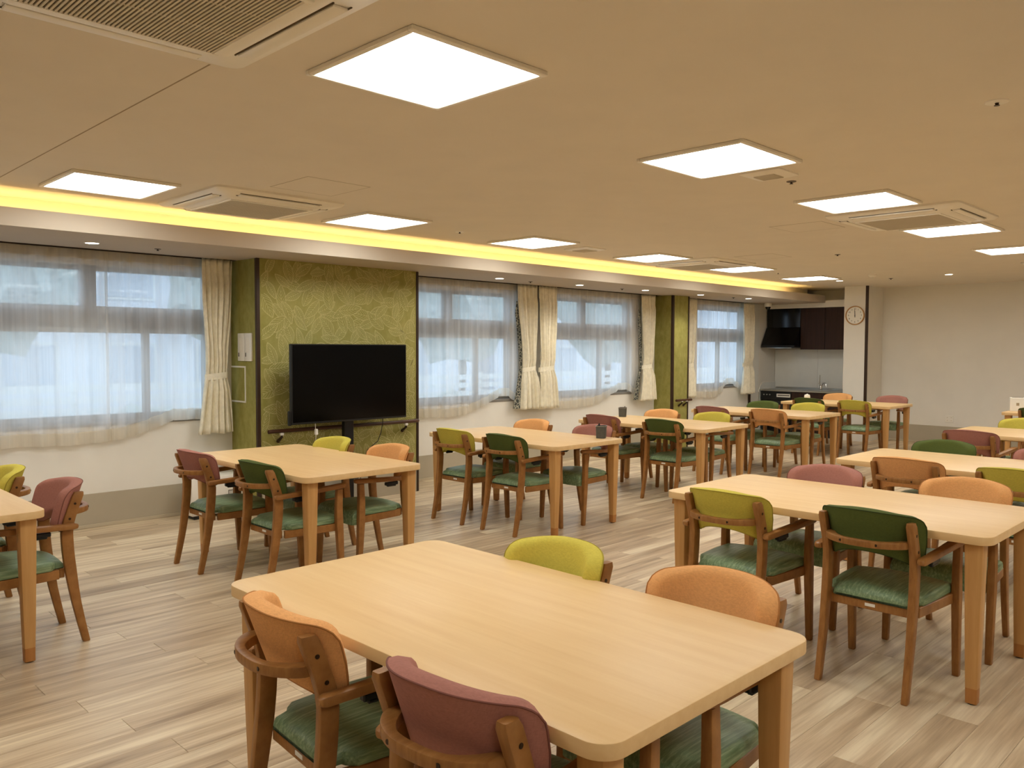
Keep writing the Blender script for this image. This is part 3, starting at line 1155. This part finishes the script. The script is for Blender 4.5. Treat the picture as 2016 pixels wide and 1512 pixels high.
    for j in range(nv + 1):
        vv = j / nv
        ra, rf = [], []
        for i in range(nu + 1):
            uu = .45 * (-1 + 2 * i / nu) + .55 * math.sin(PI / 2 * (-1 + 2 * i / nu))
            y_, z = outline(uu, vv)
            xr = arc(y_) + tilt(z)
            dy = 14.95 * abs(y_) ** 1.6 * (1 if y_ > 0 else -1)
            nrm = Vector((1, -dy, .36)).normalized()
            ed = min(1, (1 - abs(uu)) / .09) if abs(uu) > .91 else 1
            ev = min(1, min(vv, 1 - vv) / .16)
            sh = math.sqrt(max(0, 1 - (1 - ed) ** 2)) * math.sqrt(max(0, 1 - (1 - ev) ** 2))
            th = .020 + .036 * sh
            p0_ = Vector((xr, y_, z))
            ra.append(tuple(p0_))
            rf.append(tuple(p0_ + nrm * th))
        rear.append(ra)
        front.append(rf)
    mb = MB()
    mb.grid(rear)
    nb = len(mb.v)
    mb.grid(front)
    n1 = nu + 1
    per = [(0, i) for i in range(nu)] + [(j, nu) for j in range(nv)] + [(nv, i) for i in range(nu, 0, -1)] + [(j, 0) for j in range(nv, 0, -1)]
    for k in range(len(per)):
        a, b = per[k], per[(k + 1) % len(per)]
        i0, i1 = a[0] * n1 + a[1], b[0] * n1 + b[1]
        mb.f.append((i0, i1, nb + i1, nb + i0))
    bk = mb.obj('backrest', 'f_' + colour, t, smooth=70)
    pts = [Vector(rear[a][b]) + Vector((.001, 0, 0)) for a, b in per]
    cl = MB()
    n = 6
    rings = []
    for k in range(len(pts)):
        d = (pts[(k + 1) % len(pts)] - pts[k - 1]).normalized()
        a = d.cross(Vector((1, .01, .02))).normalized()
        b = a.cross(d)
        rings.append([pts[k] + a * .0026 * math.cos(2 * PI * j / n) + b * .0026 * math.sin(2 * PI * j / n) for j in range(n)])
    rings.append(rings[0])
    cl.loft(rings, cap=False)
    cl.obj('piping', 'p_' + colour, bk)
    # bowed rail across the back
    rings = []
    for i in range(33):
        q = -1 + 2 * i / 32
        y_ = q * .1755
        xc = .046 - .110 * (1 - abs(q) ** 2.6) ** .72
        d = 1e-3
        q2 = min(1, abs(q) + d)
        q1 = abs(q) - d
        f_ = lambda e: .046 - .110 * max(0, (1 - abs(e) ** 2.6)) ** .72
        sl = (f_(q2) - f_(q1)) / ((q2 - q1) * .1755) * (1 if q > 0 else -1)
        sl = max(-2.2, min(2.2, sl))
        nv_ = Vector((1, -sl, 0)).normalized()
        wdn = .0135 + .010 * max(0, abs(q) - .45) / .55 - (.004 if abs(q) > .99 else 0)
        c = Vector((xc, y_, .661)) + nv_ * (wdn - .0135) * .8
        rg = []
        for a, b in rrect(-wdn, -.0145, wdn, .0145, .004, 2):
            pp = c + nv_ * a + Vector((0, 0, b))
            pp.y = max(-.1735, min(.1735, pp.y))
            rg.append(pp)
        rings.append(rg)
    rl = MB().loft(rings).obj('back_rail', 'chair_wood', t)
    for y_ in (-.075, .075):
        q = MB().cyl((0, 0), .006, 0, .002, 10)
        xx = .046 - .110 * (1 - (abs(y_) / .1755) ** 2.6) ** .72 - .0135
        q.xform(Matrix.Translation((xx + .0005, y_, .661)) @ Matrix.Rotation(-PI / 2, 4, 'Y'))
        q.obj('bolt', 'bolt', rl)
    return t


protos = {c: make_chair(c) for c in ('orange', 'mauve', 'yellow', 'green')}
index_kids()
COLNAME = {'orange': 'orange', 'mauve': 'mauve', 'yellow': 'yellow-green', 'green': 'dark green'}
# (colour, x, y, faces +x?, rotation in degrees, words that single it out)
CH = [
    ('orange', 1.085, 1.992, 1, -5, 'orange-backed wooden armchair at the front table, its curved rail toward us'),
    ('mauve', 1.085, 1.302, 1, 4, 'mauve-backed wooden armchair at the front table, nearest to us'),
    ('yellow', 2.190, 1.908, 0, 0, 'yellow-green armchair on the far side of the front table'),
    ('orange', 2.225, 1.300, 0, 0, 'orange armchair on the far side of the front table, beside the yellow-green one'),
    ('mauve', 1.375, 4.605, 0, 0, 'mauve armchair at the table cut by the left photo edge'),
    ('yellow', 1.300, 5.33, 0, 0, 'yellow-green armchair at the left photo edge, behind the mauve one'),
    ('mauve', 2.345, 5.387, 1, 0, 'mauve armchair at the table before the television, nearer the window'),
    ('green', 2.395, 4.61, 1, 0, 'dark green armchair at the table before the television'),
    ('yellow', 3.500, 5.36, 0, 0, 'yellow-green armchair in front of the television stand'),
    ('orange', 3.525, 4.68, 0, 0, 'orange armchair at the television table, beside the dark corner guard'),
    ('yellow', 4.565, 5.32, 1, 0, 'yellow-green armchair at the middle table with the pen pot, nearer the window'),
    ('green', 4.570, 4.70, 1, 0, 'dark green armchair at the middle table with the pen pot at its corner'),
    ('orange', 5.760, 5.41, 0, 0, 'orange armchair under the second window, far side of the pen pot table'),
    ('mauve', 5.750, 4.65, 0, 0, 'mauve armchair just behind the grey pen pot'),
    ('mauve', 6.670, 5.39, 1, 0, 'dark mauve armchair seen past the pen pot, at the next table down'),
    ('green', 6.670, 4.63, 1, 0, 'dark green armchair at the second table beyond the television'),
    ('orange', 7.790, 5.33, 0, 0, 'orange armchair beside the grey pot at the window, before the paired drapes'),
    ('yellow', 7.820, 4.70, 0, 0, 'yellow-green armchair across from the dark green one, second table beyond the television'),
    ('mauve', 8.620, 5.28, 1, 0, 'mauve armchair before the narrow green pier'),
    ('orange', 8.700, 4.59, 1, 0, 'orange armchair with its back to us at the third table beyond the television'),
    ('green', 10.020, 5.28, 0, 0, 'dark green armchair under the last window'),
    ('yellow', 10.100, 4.70, 0, 0, 'yellow-green armchair on the far side of the third table beyond the television'),
    ('green', 11.130, 5.25, 1, 0, 'dark green armchair at the kitchen table, below the white cooker label'),
    ('yellow', 11.080, 4.58, 1, 0, 'olive-yellow armchair with its back to us at the kitchen table'),
    ('orange', 12.640, 5.42, 0, 0, 'orange armchair in front of the kitchen sink'),
    ('mauve', 12.620, 4.60, 0, 0, 'mauve armchair at the kitchen table, before the end wall'),
    ('yellow', 3.535, 2.09, 1, 0, 'yellow-green armchair at the right table, back to us'),
    ('green', 3.568, 1.41, 1, 0, 'dark green armchair at the right table with a white plate on its rear rail'),
    ('mauve', 4.720, 2.07, 0, 0, 'mauve armchair on the far side of the right table'),
    ('orange', 4.780, 1.345, 0, 0, 'orange armchair on the far side of the right table, near the photo edge'),
    ('orange', 5.420, 1.91, 1, 0, 'orange armchair with its back to us at the second right table'),
    ('yellow', 5.390, 1.285, 1, 0, 'yellow-green armchair cut by the right photo edge'),
    ('green', 6.680, 2.04, 0, 0, 'dark green armchair on the far side of the second right table'),
    ('mauve', 6.680, 1.36, 0, 0, 'mauve armchair barely showing at the right photo edge'),
    ('mauve', 7.690, 2.19, 1, 0, 'dark mauve armchair with its back to us at the third right table'),
    ('yellow', 9.400, 2.15, 0, 0, 'yellow-green armchair at the right edge, far side of the third right table'),
    ('green', 11.30, 2.47, 1, 0, 'dark green armchair by the white box at the end wall'),
]
seen = set()
for c, x, y, near, rd, lb in CH:
    o = protos[c] if c not in seen else copy_tree(protos[c])
    seen.add(c)
    o.location = (x, y, 0)
    o.rotation_euler = (0, 0, (0 if near else PI) + math.radians(rd))
    tag(o, lb, 'chair', 'wooden dining armchairs')


# ------------------------------------------------------------------ tables
TW, TL, TZ = 0.885, 1.573, 0.72


def make_table():
    t = thing('dining_table', '', 'table')
    MB().prism(rrect(0, 0, TW, TL, .062, 8), TZ - .036, TZ, .0035, 2).obj('table_top', 'table_top', t, smooth=40)
    for ix, iy in ((0, 0), (1, 0), (0, 1), (1, 1)):
        sx, sy = (1 if ix else -1), (1 if iy else -1)
        cx = TW - .0725 if ix else .0725
        cy = TL - .0725 if iy else .0725
        rings = []
        for z, h in ((.07, .0235), (.25, .028), (.50, .033), (TZ - .036, .036)):
            q = .0345 - h
            rings.append(ring_xy(z, cx, cy, h, h, .006, 2))
        lg = MB().loft(rings).obj('leg', 'table_leg', t)
        MB().loft([ring_xy(.006, cx, cy, .0225, .0225, .006, 2), ring_xy(.0698, cx, cy, .0234, .0234, .006, 2)]).obj('foot_block', 'leg_band', lg)
        MB().cyl((cx, cy), .018, 0, .006, 12).obj('glide', 'black', lg)
    ap = MB()
    ap.box(.20, .20, TZ - .060, TW - .20, .225, TZ - .036)
    ap.box(.20, TL - .225, TZ - .060, TW - .20, TL - .20, TZ - .036)
    ap.box(.20, .225, TZ - .060, .225, TL - .225, TZ - .036)
    ap.box(TW - .225, .225, TZ - .060, TW - .20, TL - .225, TZ - .036)
    ap.obj('under_frame', 'table_leg', t, smooth=0)
    return t


tp = make_table()
index_kids()
TB = [(1.212, .953, 'large pale wood table nearest to us'), (2.531, 4.226, 'pale wood table in front of the television'),
      (4.729, 4.24, 'pale wood table with a grey pen pot on its near corner'), (6.758, 4.192, 'pale wood table with a grey pot at its window end'),
      (8.931, 4.174, 'empty pale wood table before the last window, third beyond the television'), (11.304, 4.168, 'pale wood table nearest the kitchen and clock'),
      (3.696, .956, 'long pale wood table at the right, behind the front table'), (5.653, .887, 'pale wood table at the right edge, second from us'),
      (8.21, .978, 'pale wood table corner at the right edge, before the end wall socket'), (11.38, 1.309, 'pale wood table with a white box near the end wall'),
      (.288, 4.235, 'pale wood table cut by the left photo edge')]
for i, (x, y, lb) in enumerate(TB):
    o = tp if i == 0 else copy_tree(tp)
    o.location = (x, y, 0)
    tag(o, lb, 'table', 'pale wood dining tables')


# ------------------------------------------------------------------ small things on tables
def pot(x, y, label, pens, seed):
    rnd = random.Random(seed)
    t = thing('pen_pot', label, 'pen pot', (x, y, TZ), rz=.5, group='grey pen pots')
    s, h = .042, .105
    MB().loft([ring_xy(0, 0, 0, s - .004, s - .004, .008), ring_xy(h, 0, 0, s, s, .008), ring_xy(h, 0, 0, s - .003, s - .003, .007), ring_xy(.004, 0, 0, s - .007, s - .007, .007)]).obj('pot_body', 'grey_mesh', t)
    MB().loft([ring_xy(h - .006, 0, 0, s + .002, s + .002, .008), ring_xy(h + .001, 0, 0, s + .002, s + .002, .008), ring_xy(h + .001, 0, 0, s - .003, s - .003, .007), ring_xy(h - .006, 0, 0, s - .003, s - .003, .007)], cap=False).obj('rim', 'metal', t)
    for dx, dy, hh in pens:
        MB().tube([(dx * .5, dy * .5, .012), (dx, dy, hh - .015), (dx * 1.05, dy * 1.05, hh)], [.0045, .0045, .003]).obj('pen', 'black', t)


pot(5.50, 4.41, 'grey square pen pot on the middle table, black pen standing in it', [(-.02, .012, .13), (-.012, .02, .122)], 1)
pot(7.40, 5.63, 'grey square pot at the window end of the farther table', [(.022, -.02, .118)], 2)
t = thing('tissue_box', 'upright white box on the table by the end wall', 'box', (11.72, 2.78, TZ), rz=.3)
MB().box(-.05, -.085, 0, .05, .085, .17, .004, 1).obj('carton', 'white', t)
MB().box(-.035, -.06, .17, .035, .06, .172).obj('opening_slot', 'spandrel', t, smooth=0)
MB().box(-.0512, -.016, .07, -.0499, .016, .105).obj('printed_mark', 'seam', t, smooth=0)
t = thing('cup', 'small round white cup on the kitchen table', 'cup', (11.80, 5.55, TZ))
MB().lathe((0, 0, 0), [(.02, 0), (.034, .012), (.042, .04), (.042, .07), (.039, .07), (.038, .04), (.02, .012)], 20).obj('bowl', 'white', t)
MB().lathe((0, 0, 0), [(.041, .0701), (.036, .085), (.012, .093), (.008, .1)], 20).obj('lid', 'white', t)

# ------------------------------------------------------------------ television on its stand
t = thing('television', 'large black flat television on a floor stand before the leaf wallpaper', 'television', (4.33, 6.40, 0))
MB().box(-.625, 0, .808, .625, .045, 1.515, .005, 1).obj('housing', 'black', t)
MB().box(-.615, -.0016, .826, .615, .001, 1.506).obj('screen', 'screen', t, smooth=0)
MB().box(-.30, .04, .95, .30, .10, 1.35, .02, 2).obj('rear_cover', 'black', t)
MB().box(-.05, .05, .03, .05, .11, 1.3, .008, 1).obj('stand_pole', 'black', t)
MB().prism(rrect(-.33, -.16, .33, .24, .05, 5), 0, .022, .004, 1).obj('stand_base', 'black', t)
MB().box(-.648, .002, .80, -.626, .04, .93, .006, 1).obj('side_speaker', 'black', t)
tag(MB().tube([(4.70, 6.44, .83), (4.715, 6.46, .76), (4.72, 6.5, .66), (4.705, 6.53, .58), (4.62, 6.58, .50), (4.52, 6.55, .3), (4.48, 6.50, .06)], .004, 6).obj('power_cable', 'black'),
    'thin black cable hanging from the television', 'cable')
cb_ = thing('extension_plug', 'white cable and plug hanging under the television screen', 'cable')
MB().tube([(3.955, 6.43, .825), (3.962, 6.44, .76), (3.972, 6.45, .69), (3.975, 6.46, .60), (4.0, 6.5, .3), (4.1, 6.5, .02)], .003, 6).obj('cord', 'white', cb_)
MB().box(3.957, 6.428, .70, 3.985, 6.456, .755, .006, 1).obj('plug', 'white', cb_)


def handrail(name, pts, brackets, y_wall, label):
    t_ = thing(name, label, 'handrail', group='dark wood handrails')
    MB().tube(pts, .018, 12).obj('rail_bar', 'rail_wood', t_)
    for bx in brackets:
        q = MB()
        q.tube([(bx, pts[0][1], .722), (bx, pts[0][1], .685), (bx, y_wall - .02, .655), (bx, y_wall - .001, .64)], [.010, .012, .014, .018], 8)
        q.obj('bracket', 'dark_trim', t_)
    for bx in brackets:
        MB().box(bx - .016, pts[0][1] - .014, .70, bx + .016, pts[0][1] + .014, .724, .003, 1).obj('bracket_clip', 'white', t_)


handrail('handrail', [(3.60, 6.62, .738), (3.62, 6.62, .74), (5.24, 6.62, .74), (5.275, 6.63, .74), (5.29, 6.684, .74)], (3.73, 5.12), TVY, 'dark wood handrail across the pier behind the television')
handrail('handrail', [(10.22, 6.80, .725), (10.24, 6.80, .725), (10.55, 6.80, .725), (10.62, 6.80, .725)], (10.37, 10.49), C2Y, 'short dark wood handrail on the narrow green pier')

# wall boxes on the side of the pier
for yy, lb in ((6.965, 'white switch cover box on the pier side, nearer the window'), (6.835, 'white switch cover box on the pier side, nearer the television')):
    t = thing('switch_box', lb, 'switch box', (TVX0, yy, 1.485), group='white switch cover boxes')
    MB().box(-.016, -.062, -.125, 0, .062, .125, .005, 2).obj('box_cover', 'white', t)
    MB().box(-.0175, -.035, -.05, -.015, .035, .085, .001, 1).obj('lid_panel', 'acwhite', t, smooth=0)
    MB().box(-.021, .032, -.085, -.015, .042, -.05, .001, 1).obj('latch', 'spandrel', t)
t = thing('inspection_hatch', 'green panel in a thin white frame, on the pier side behind the drape', 'hatch', (TVX0, 7.05, 1.15))
g = MB()
for a in ((-.145, -.165, .145, -.15), (-.145, .15, .145, .165), (-.145, -.15, -.13, .15), (.13, -.15, .145, .15)):
    g.box(-.006, a[0], a[1], 0.001, a[2], a[3])
g.obj('hatch_frame', 'white', t, smooth=0)
MB().box(-.003, -.13, -.15, .001, .13, .15).obj('hatch_panel', 'green', t, smooth=0)

# air purifier behind the table
t = thing('panel_heater', 'low white heater with upright vent slats below the pier drape', 'heater', (3.25, 6.96, 0))
MB().box(-.235, -.09, .03, .235, .09, .36, .012, 2).obj('casing', 'white', t)
g = MB()
for i in range(9):
    MB().box(.10 + i * .0125, -.096, .08, .106 + i * .0125, -.088, .22).obj('vent_slat', 'white', t, smooth=0)
MB().box(.094, -.0912, .074, .214, -.0885, .226).obj('vent_recess', 'acdark', t, smooth=0)
for sx in (-.18, .18):
    MB().box(sx - .03, -.08, 0, sx + .03, .08, .035, .004, 1).obj('foot', 'black', t)

# ------------------------------------------------------------------ wall clock
t = thing('wall_clock', 'round wall clock with brown wooden rim reading noon on the cream pier', 'clock', (CCX, 5.482, 2.03))
t.rotation_euler = (0, -PI / 2, 0)   # local z looks toward the room (-x), local x is up
MB().loft([[(q * math.cos(2 * PI * i / 48), q * math.sin(2 * PI * i / 48), z) for i in range(48)] for q, z in ((.15, 0.002), (.153, .03), (.149, .038), (.140, .036), (.138, .02), (.138, .002))]).obj('rim', 'table_leg', t)
MB().cyl((0, 0), .1362, .003, .021, 48).obj('dial', 'white', t)


def hand(name, L, wd, ang, z):
    m4 = Matrix.Rotation(ang, 4, 'Z')
    MB().loft([[(-.03, -wd, z), (-.03, wd, z), (-.03, wd, z + .002), (-.03, -wd, z + .002)], [(L, -wd * .5, z), (L, wd * .5, z), (L, wd * .5, z + .002), (L, -wd * .5, z + .002)]]).xform(m4).obj(name, 'black', t, smooth=0)


hand('hour_hand', .072, .006, .01, .023)
hand('minute_hand', .108, .004, .05, .026)
MB().cyl((0, 0), .007, .021, .03, 16).obj('hub', 'black', t)
for hnum in range(1, 13):
    a = -hnum * PI / 6
    fc = bpy.data.curves.new('numeral', 'FONT')
    fc.body = str(hnum)
    fc.size = .036
    fc.align_x = 'CENTER'
    fc.align_y = 'CENTER'
    fc.extrude = .0004
    fc.materials.append(MT['black'])
    fq = bpy.data.objects.new('numeral', fc)
    COL.objects.link(fq)
    bpy.context.view_layer.update()
    fm = bpy.data.meshes.new_from_object(fq.evaluated_get(bpy.context.evaluated_depsgraph_get()))
    bpy.data.objects.remove(fq)
    fo = bpy.data.objects.new('numeral', fm)
    COL.objects.link(fo)
    fo.parent = t
    fo.location = (.104 * math.cos(a), .104 * math.sin(a), .0216)
    fo.rotation_euler = (0, 0, -PI / 2)

t = thing('wall_socket', 'white double socket low on the end wall', 'socket', (XE, 4.235, .40))
MB().box(-.011, -.062, -.056, 0, .062, .056, .004, 1).obj('cover_plate', 'white', t)
for dy in (-.028, .028):
    for dz in (-.022, .022):
        MB().box(-.0125, dy - .016, dz - .013, -.0105, dy + .016, dz + .013, .001, 1).obj('outlet', 'acwhite', t, smooth=0)
        MB().box(-.0129, dy - .007, dz - .005, -.0124, dy - .004, dz + .005).box(-.0129, dy + .004, dz - .005, -.0124, dy + .007, dz + .005).obj('slot', 'acdark', t, smooth=0)

# ------------------------------------------------------------------ kitchen niche
t = thing('upper_cabinet', 'dark walnut wall cupboard beside the clock pier', 'cabinet', (13.58, 5.67, 1.48))
MB().box(.02, 0, 0, XE - 13.58 - .001, .86, .708).obj('cabinet_body', 'cab', t, smooth=0)
for a, b in ((.002, .428), (.432, .858)):
    MB().box(0, a, .002, .019, b, .706, .002, 1).obj('door', 'cab', t)
t = thing('range_hood', 'black range hood with slanted front over the cooker', 'range hood', (13.58, 6.535, 1.50))
MB().box(0, 0.002, .36, XE - 13.58 - .001, .62, .69, .003, 1).obj('duct_cover', 'gloss_black', t)
hw_ = .62
MB().loft([[(-.01, .002, .36), (XE - 13.58 - .001, .002, .36), (XE - 13.58 - .001, hw_, .36), (-.01, hw_, .36)],
           [(-.20, .002, .05), (XE - 13.58 - .001, .002, .05), (XE - 13.58 - .001, hw_, .05), (-.20, hw_, .05)]]).obj('sloping_canopy', 'gloss_black', t, smooth=0)
MB().box(-.21, .002, .012, XE - 13.58 - .001, hw_, .05, .004, 1).obj('lip', 'black', t)
MB().box(-.15, .08, 0, .25, hw_ - .08, .012).obj('filter_panel', 'metal', t, smooth=0)
t = thing('splashback', 'white glossy panel on the wall behind the sink', 'splashback', (13.945, 5.67, .80))
MB().box(-.012, 0, 0, .004, .70, .68).obj('panel', 'bsplash', t, smooth=0)
MB().box(-.012, .703, 0, .004, 1.50, .68).obj('panel', 'bsplash', t, smooth=0)
t = thing('worktop', 'stainless steel kitchen worktop with a raised back edge', 'worktop', (13.33, 5.67, .755))
MB().box(0, 0, 0, .60, 1.465, .028, .004, 1).obj('counter_slab', 'metal', t)
MB().box(.585, 0, .028, .602, 1.465, .058, .003, 1).obj('upstand', 'metal', t)
t = thing('base_cabinet', 'dark kitchen base cupboard under the steel worktop', 'cabinet', (13.36, 5.67, 0))
MB().box(.02, 0, .08, .58, 1.465, .754).obj('cabinet_body', 'cab', t, smooth=0)
MB().box(.06, 0, 0, .58, 1.465, .08).obj('plinth', 'black', t, smooth=0)
for a, b in ((.003, .297), (.303, .597), (.603, .897)):
    MB().box(0, a, .09, .02, b, .75, .002, 1).obj('door', 'cab', t)
MB().box(0, .903, .09, .02, 1.462, .60, .002, 1).obj('oven_door', 'gloss_black', t)
cp = MB().box(-.004, .903, .605, .02, 1.462, .75, .002, 1).obj('control_panel', 'black', t)
for i in range(3):
    q = MB().cyl((0, 0), .012, 0, .012, 14)
    q.xform(Matrix.Translation((-.004, 1.40 - i * .055, .69)) @ Matrix.Rotation(-PI / 2, 4, 'Y'))
    q.obj('knob', 'metal', cp)
MB().box(-.0055, .915, .655, -.003, 1.165, .712).obj('label_plate', 'white', cp, smooth=0)
MB().box(-.0062, .93, .675, -.005, 1.145, .695).obj('printed_line', 'spandrel', cp, smooth=0)
t = thing('sink_tap', 'chrome mixer tap with upright spout at the kitchen sink', 'tap', (13.76, 6.23, .783))
MB().lathe((0, 0, 0), [(.035, 0), (.035, .01), (.024, .015), (.024, .08), (.018, .09)], 18).obj('tap_body', 'chrome', t)
MB().tube([(0, .02, .07), (0, .02, .16), (0, .02, .26)], [.011, .009, .006]).obj('spray_handle', 'chrome', t)
MB().tube([(0, -.01, .06), (-.05, -.06, .12), (-.10, -.11, .13), (-.14, -.15, .11), (-.15, -.16, .06)], .011).obj('spout', 'chrome', t)
MB().tube([(0, 0, .09), (-.03, .03, .115)], [.009, .006]).obj('lever', 'chrome', t)
t = thing('splash_guard', 'white rounded side guard at the left end of the worktop', 'guard', (13.34, 7.150, .0))
pl_ = [(0, 0), (.58, 0), (.58, .90), (.17, .90)] + [(.17 - .17 * math.sin(q), .73 + .17 * math.cos(q)) for q in [PI / 2 * i / 8 for i in range(1, 9)]]
q = MB()
q.loft([[(a, 0.005, b) for a, b in pl_], [(a, .022, b) for a, b in pl_]])
q.obj('guard_panel', 'bsplash', t, smooth=30)
MB().tube([(0, .013, 0.01), (0, .013, .73)] + [(.17 - .17 * math.cos(q_), .013, .73 + .17 * math.sin(q_)) for q_ in [PI / 2 * i / 8 for i in range(1, 9)]] + [(.57, .013, .90)], .011, 8).obj('edge_bead', 'white', t)

tag(MB().box(12.98, YW - .02, 0, 13.05, YW - .009, .70, .002, 1).obj('trim_4', 'dark_trim'), 'dark upright wooden strip under the last drape', 'trim', kind='structure')
tag(MB().box(13.06, YW - .006, 0, 13.34, YW, SZ, 0).obj('trim_5', 'bsplash', smooth=0), 'pale side panel on the wall before the kitchen', 'panel', kind='structure')

# ------------------------------------------------------------------ outside the windows
tag(MB().box(-14, YW + .2, -.6, 70, 45, -.5).obj('exterior_ground', 'exground', smooth=0), 'pale paved yard outside the windows', 'ground', kind='structure')


def blob(seed, sx, sy, sz, det=3, amp=.22):
    rnd = random.Random(seed)
    bm = bmesh.new()
    bmesh.ops.create_icosphere(bm, subdivisions=det, radius=1)
    ph = [rnd.uniform(0, 6) for _ in range(6)]
    for v_ in bm.verts:
        c = v_.co
        k = 1 + amp * (.5 * math.sin(5 * c.x + ph[0]) * math.sin(6 * c.y + ph[1]) + .35 * math.sin(11 * c.z + ph[2]) * math.sin(9 * c.x + ph[3]) + .3 * rnd.uniform(-1, 1))
        v_.co = Vector((c.x * sx * k, c.y * sy * k, c.z * sz * k))
    mb_ = MB()
    mb_.add_bm(bm)
    return mb_


ORD = ['first', 'second', 'third', 'fourth', 'fifth', 'sixth', 'seventh', 'eighth', 'ninth', 'tenth', 'eleventh', 'twelfth']
for i, (x, y, s) in enumerate(((1.0, 10.2, .62), (2.4, 10.5, .55), (3.9, 10.3, .68), (7.3, 10.6, .60), (9.0, 10.4, .66), (11.2, 10.6, .58), (13.4, 10.5, .66), (15.8, 10.4, .6))):
    t = thing('shrub', ORD[i] + ' rounded shrub in the yard, counted from the near window', 'shrub', (x, y, -.5), group='shrubs outside the windows')
    blob(20 + i, s, s * .8, s * .9).xform(Matrix.Translation((0, 0, s * .95))).obj('foliage', 'leafgreen', t, smooth=0)
    MB().cyl((0, 0), .04, 0, s * .5, 8).obj('stem', 'bark', t)
for i, (x, y, s) in enumerate(((3.6, 17, 2.0), (9.5, 18, 2.3), (15.5, 17.5, 2.1), (24, 19, 2.4))):
    t = thing('tree', ORD[i] + ' tree beyond the yard fence, counted from the near window', 'tree', (x, y, -.5), group='trees outside the windows')
    MB().tube([(0, 0, 0), (.05, 0, 1.4), (0, .05, 2.6)], [.16, .12, .07], 8).obj('trunk', 'bark', t)
    blob(40 + i, s * .8, s * .7, s * .8, 3, .3).xform(Matrix.Translation((0, 0, 3.4))).obj('crown', 'leafgreen', t, smooth=0)
t = thing('fence', 'pale slatted fence across the yard outside', 'fence', (0, 12.2, -.5))
for i in range(14):
    MB().box(-2 + i * 1.9, 0, 0, -1.92 + i * 1.9, .06, 1.5).obj('post', 'exfence', t, smooth=0)
for i in range(9):
    MB().box(-2, -.02, .08 + i * .16, 23, 0, .18 + i * .16).obj('slat', 'exfence', t, smooth=0)
HOUSES = [(10, 24, -8, 12, 7, 'pale two-storey house across the yard'), (42, 25, -18, 22, 13, 'long pale building added past the house to hide the bright sky')]  # second building added to keep bright sky out of the far windows
for hx_, hy_, a_, b_, nw, lb in HOUSES:
    t = thing('house', lb, 'building', (hx_, hy_, -.5))
    MB().box(a_, 0, 0, b_, 7, 5.6).obj('wall', 'exwall', t, smooth=0)
    MB().loft([[(a_ - .5, -.5, 5.6), (b_ + .5, -.5, 5.6), (b_ + .5, 7.5, 5.6), (a_ - .5, 7.5, 5.6)], [(a_ + 2, 3.2, 7.2), (b_ - 2, 3.2, 7.2), (b_ - 2, 3.8, 7.2), (a_ + 2, 3.8, 7.2)]]).obj('roof', 'exroof', t, smooth=0)
    for zz in (.9, 3.3):
        for i in range(nw):
            x_ = a_ + 1 + i * (b_ - a_ - 2) / nw
            wf = MB().box(x_, -.04, zz, x_ + 1.4, .02, zz + 1.2).obj('window', 'exfence', t, smooth=0)
            MB().box(x_ + .08, -.06, zz + .08, x_ + 1.32, -.041, zz + 1.12).obj('pane', 'exdark', wf, smooth=0)
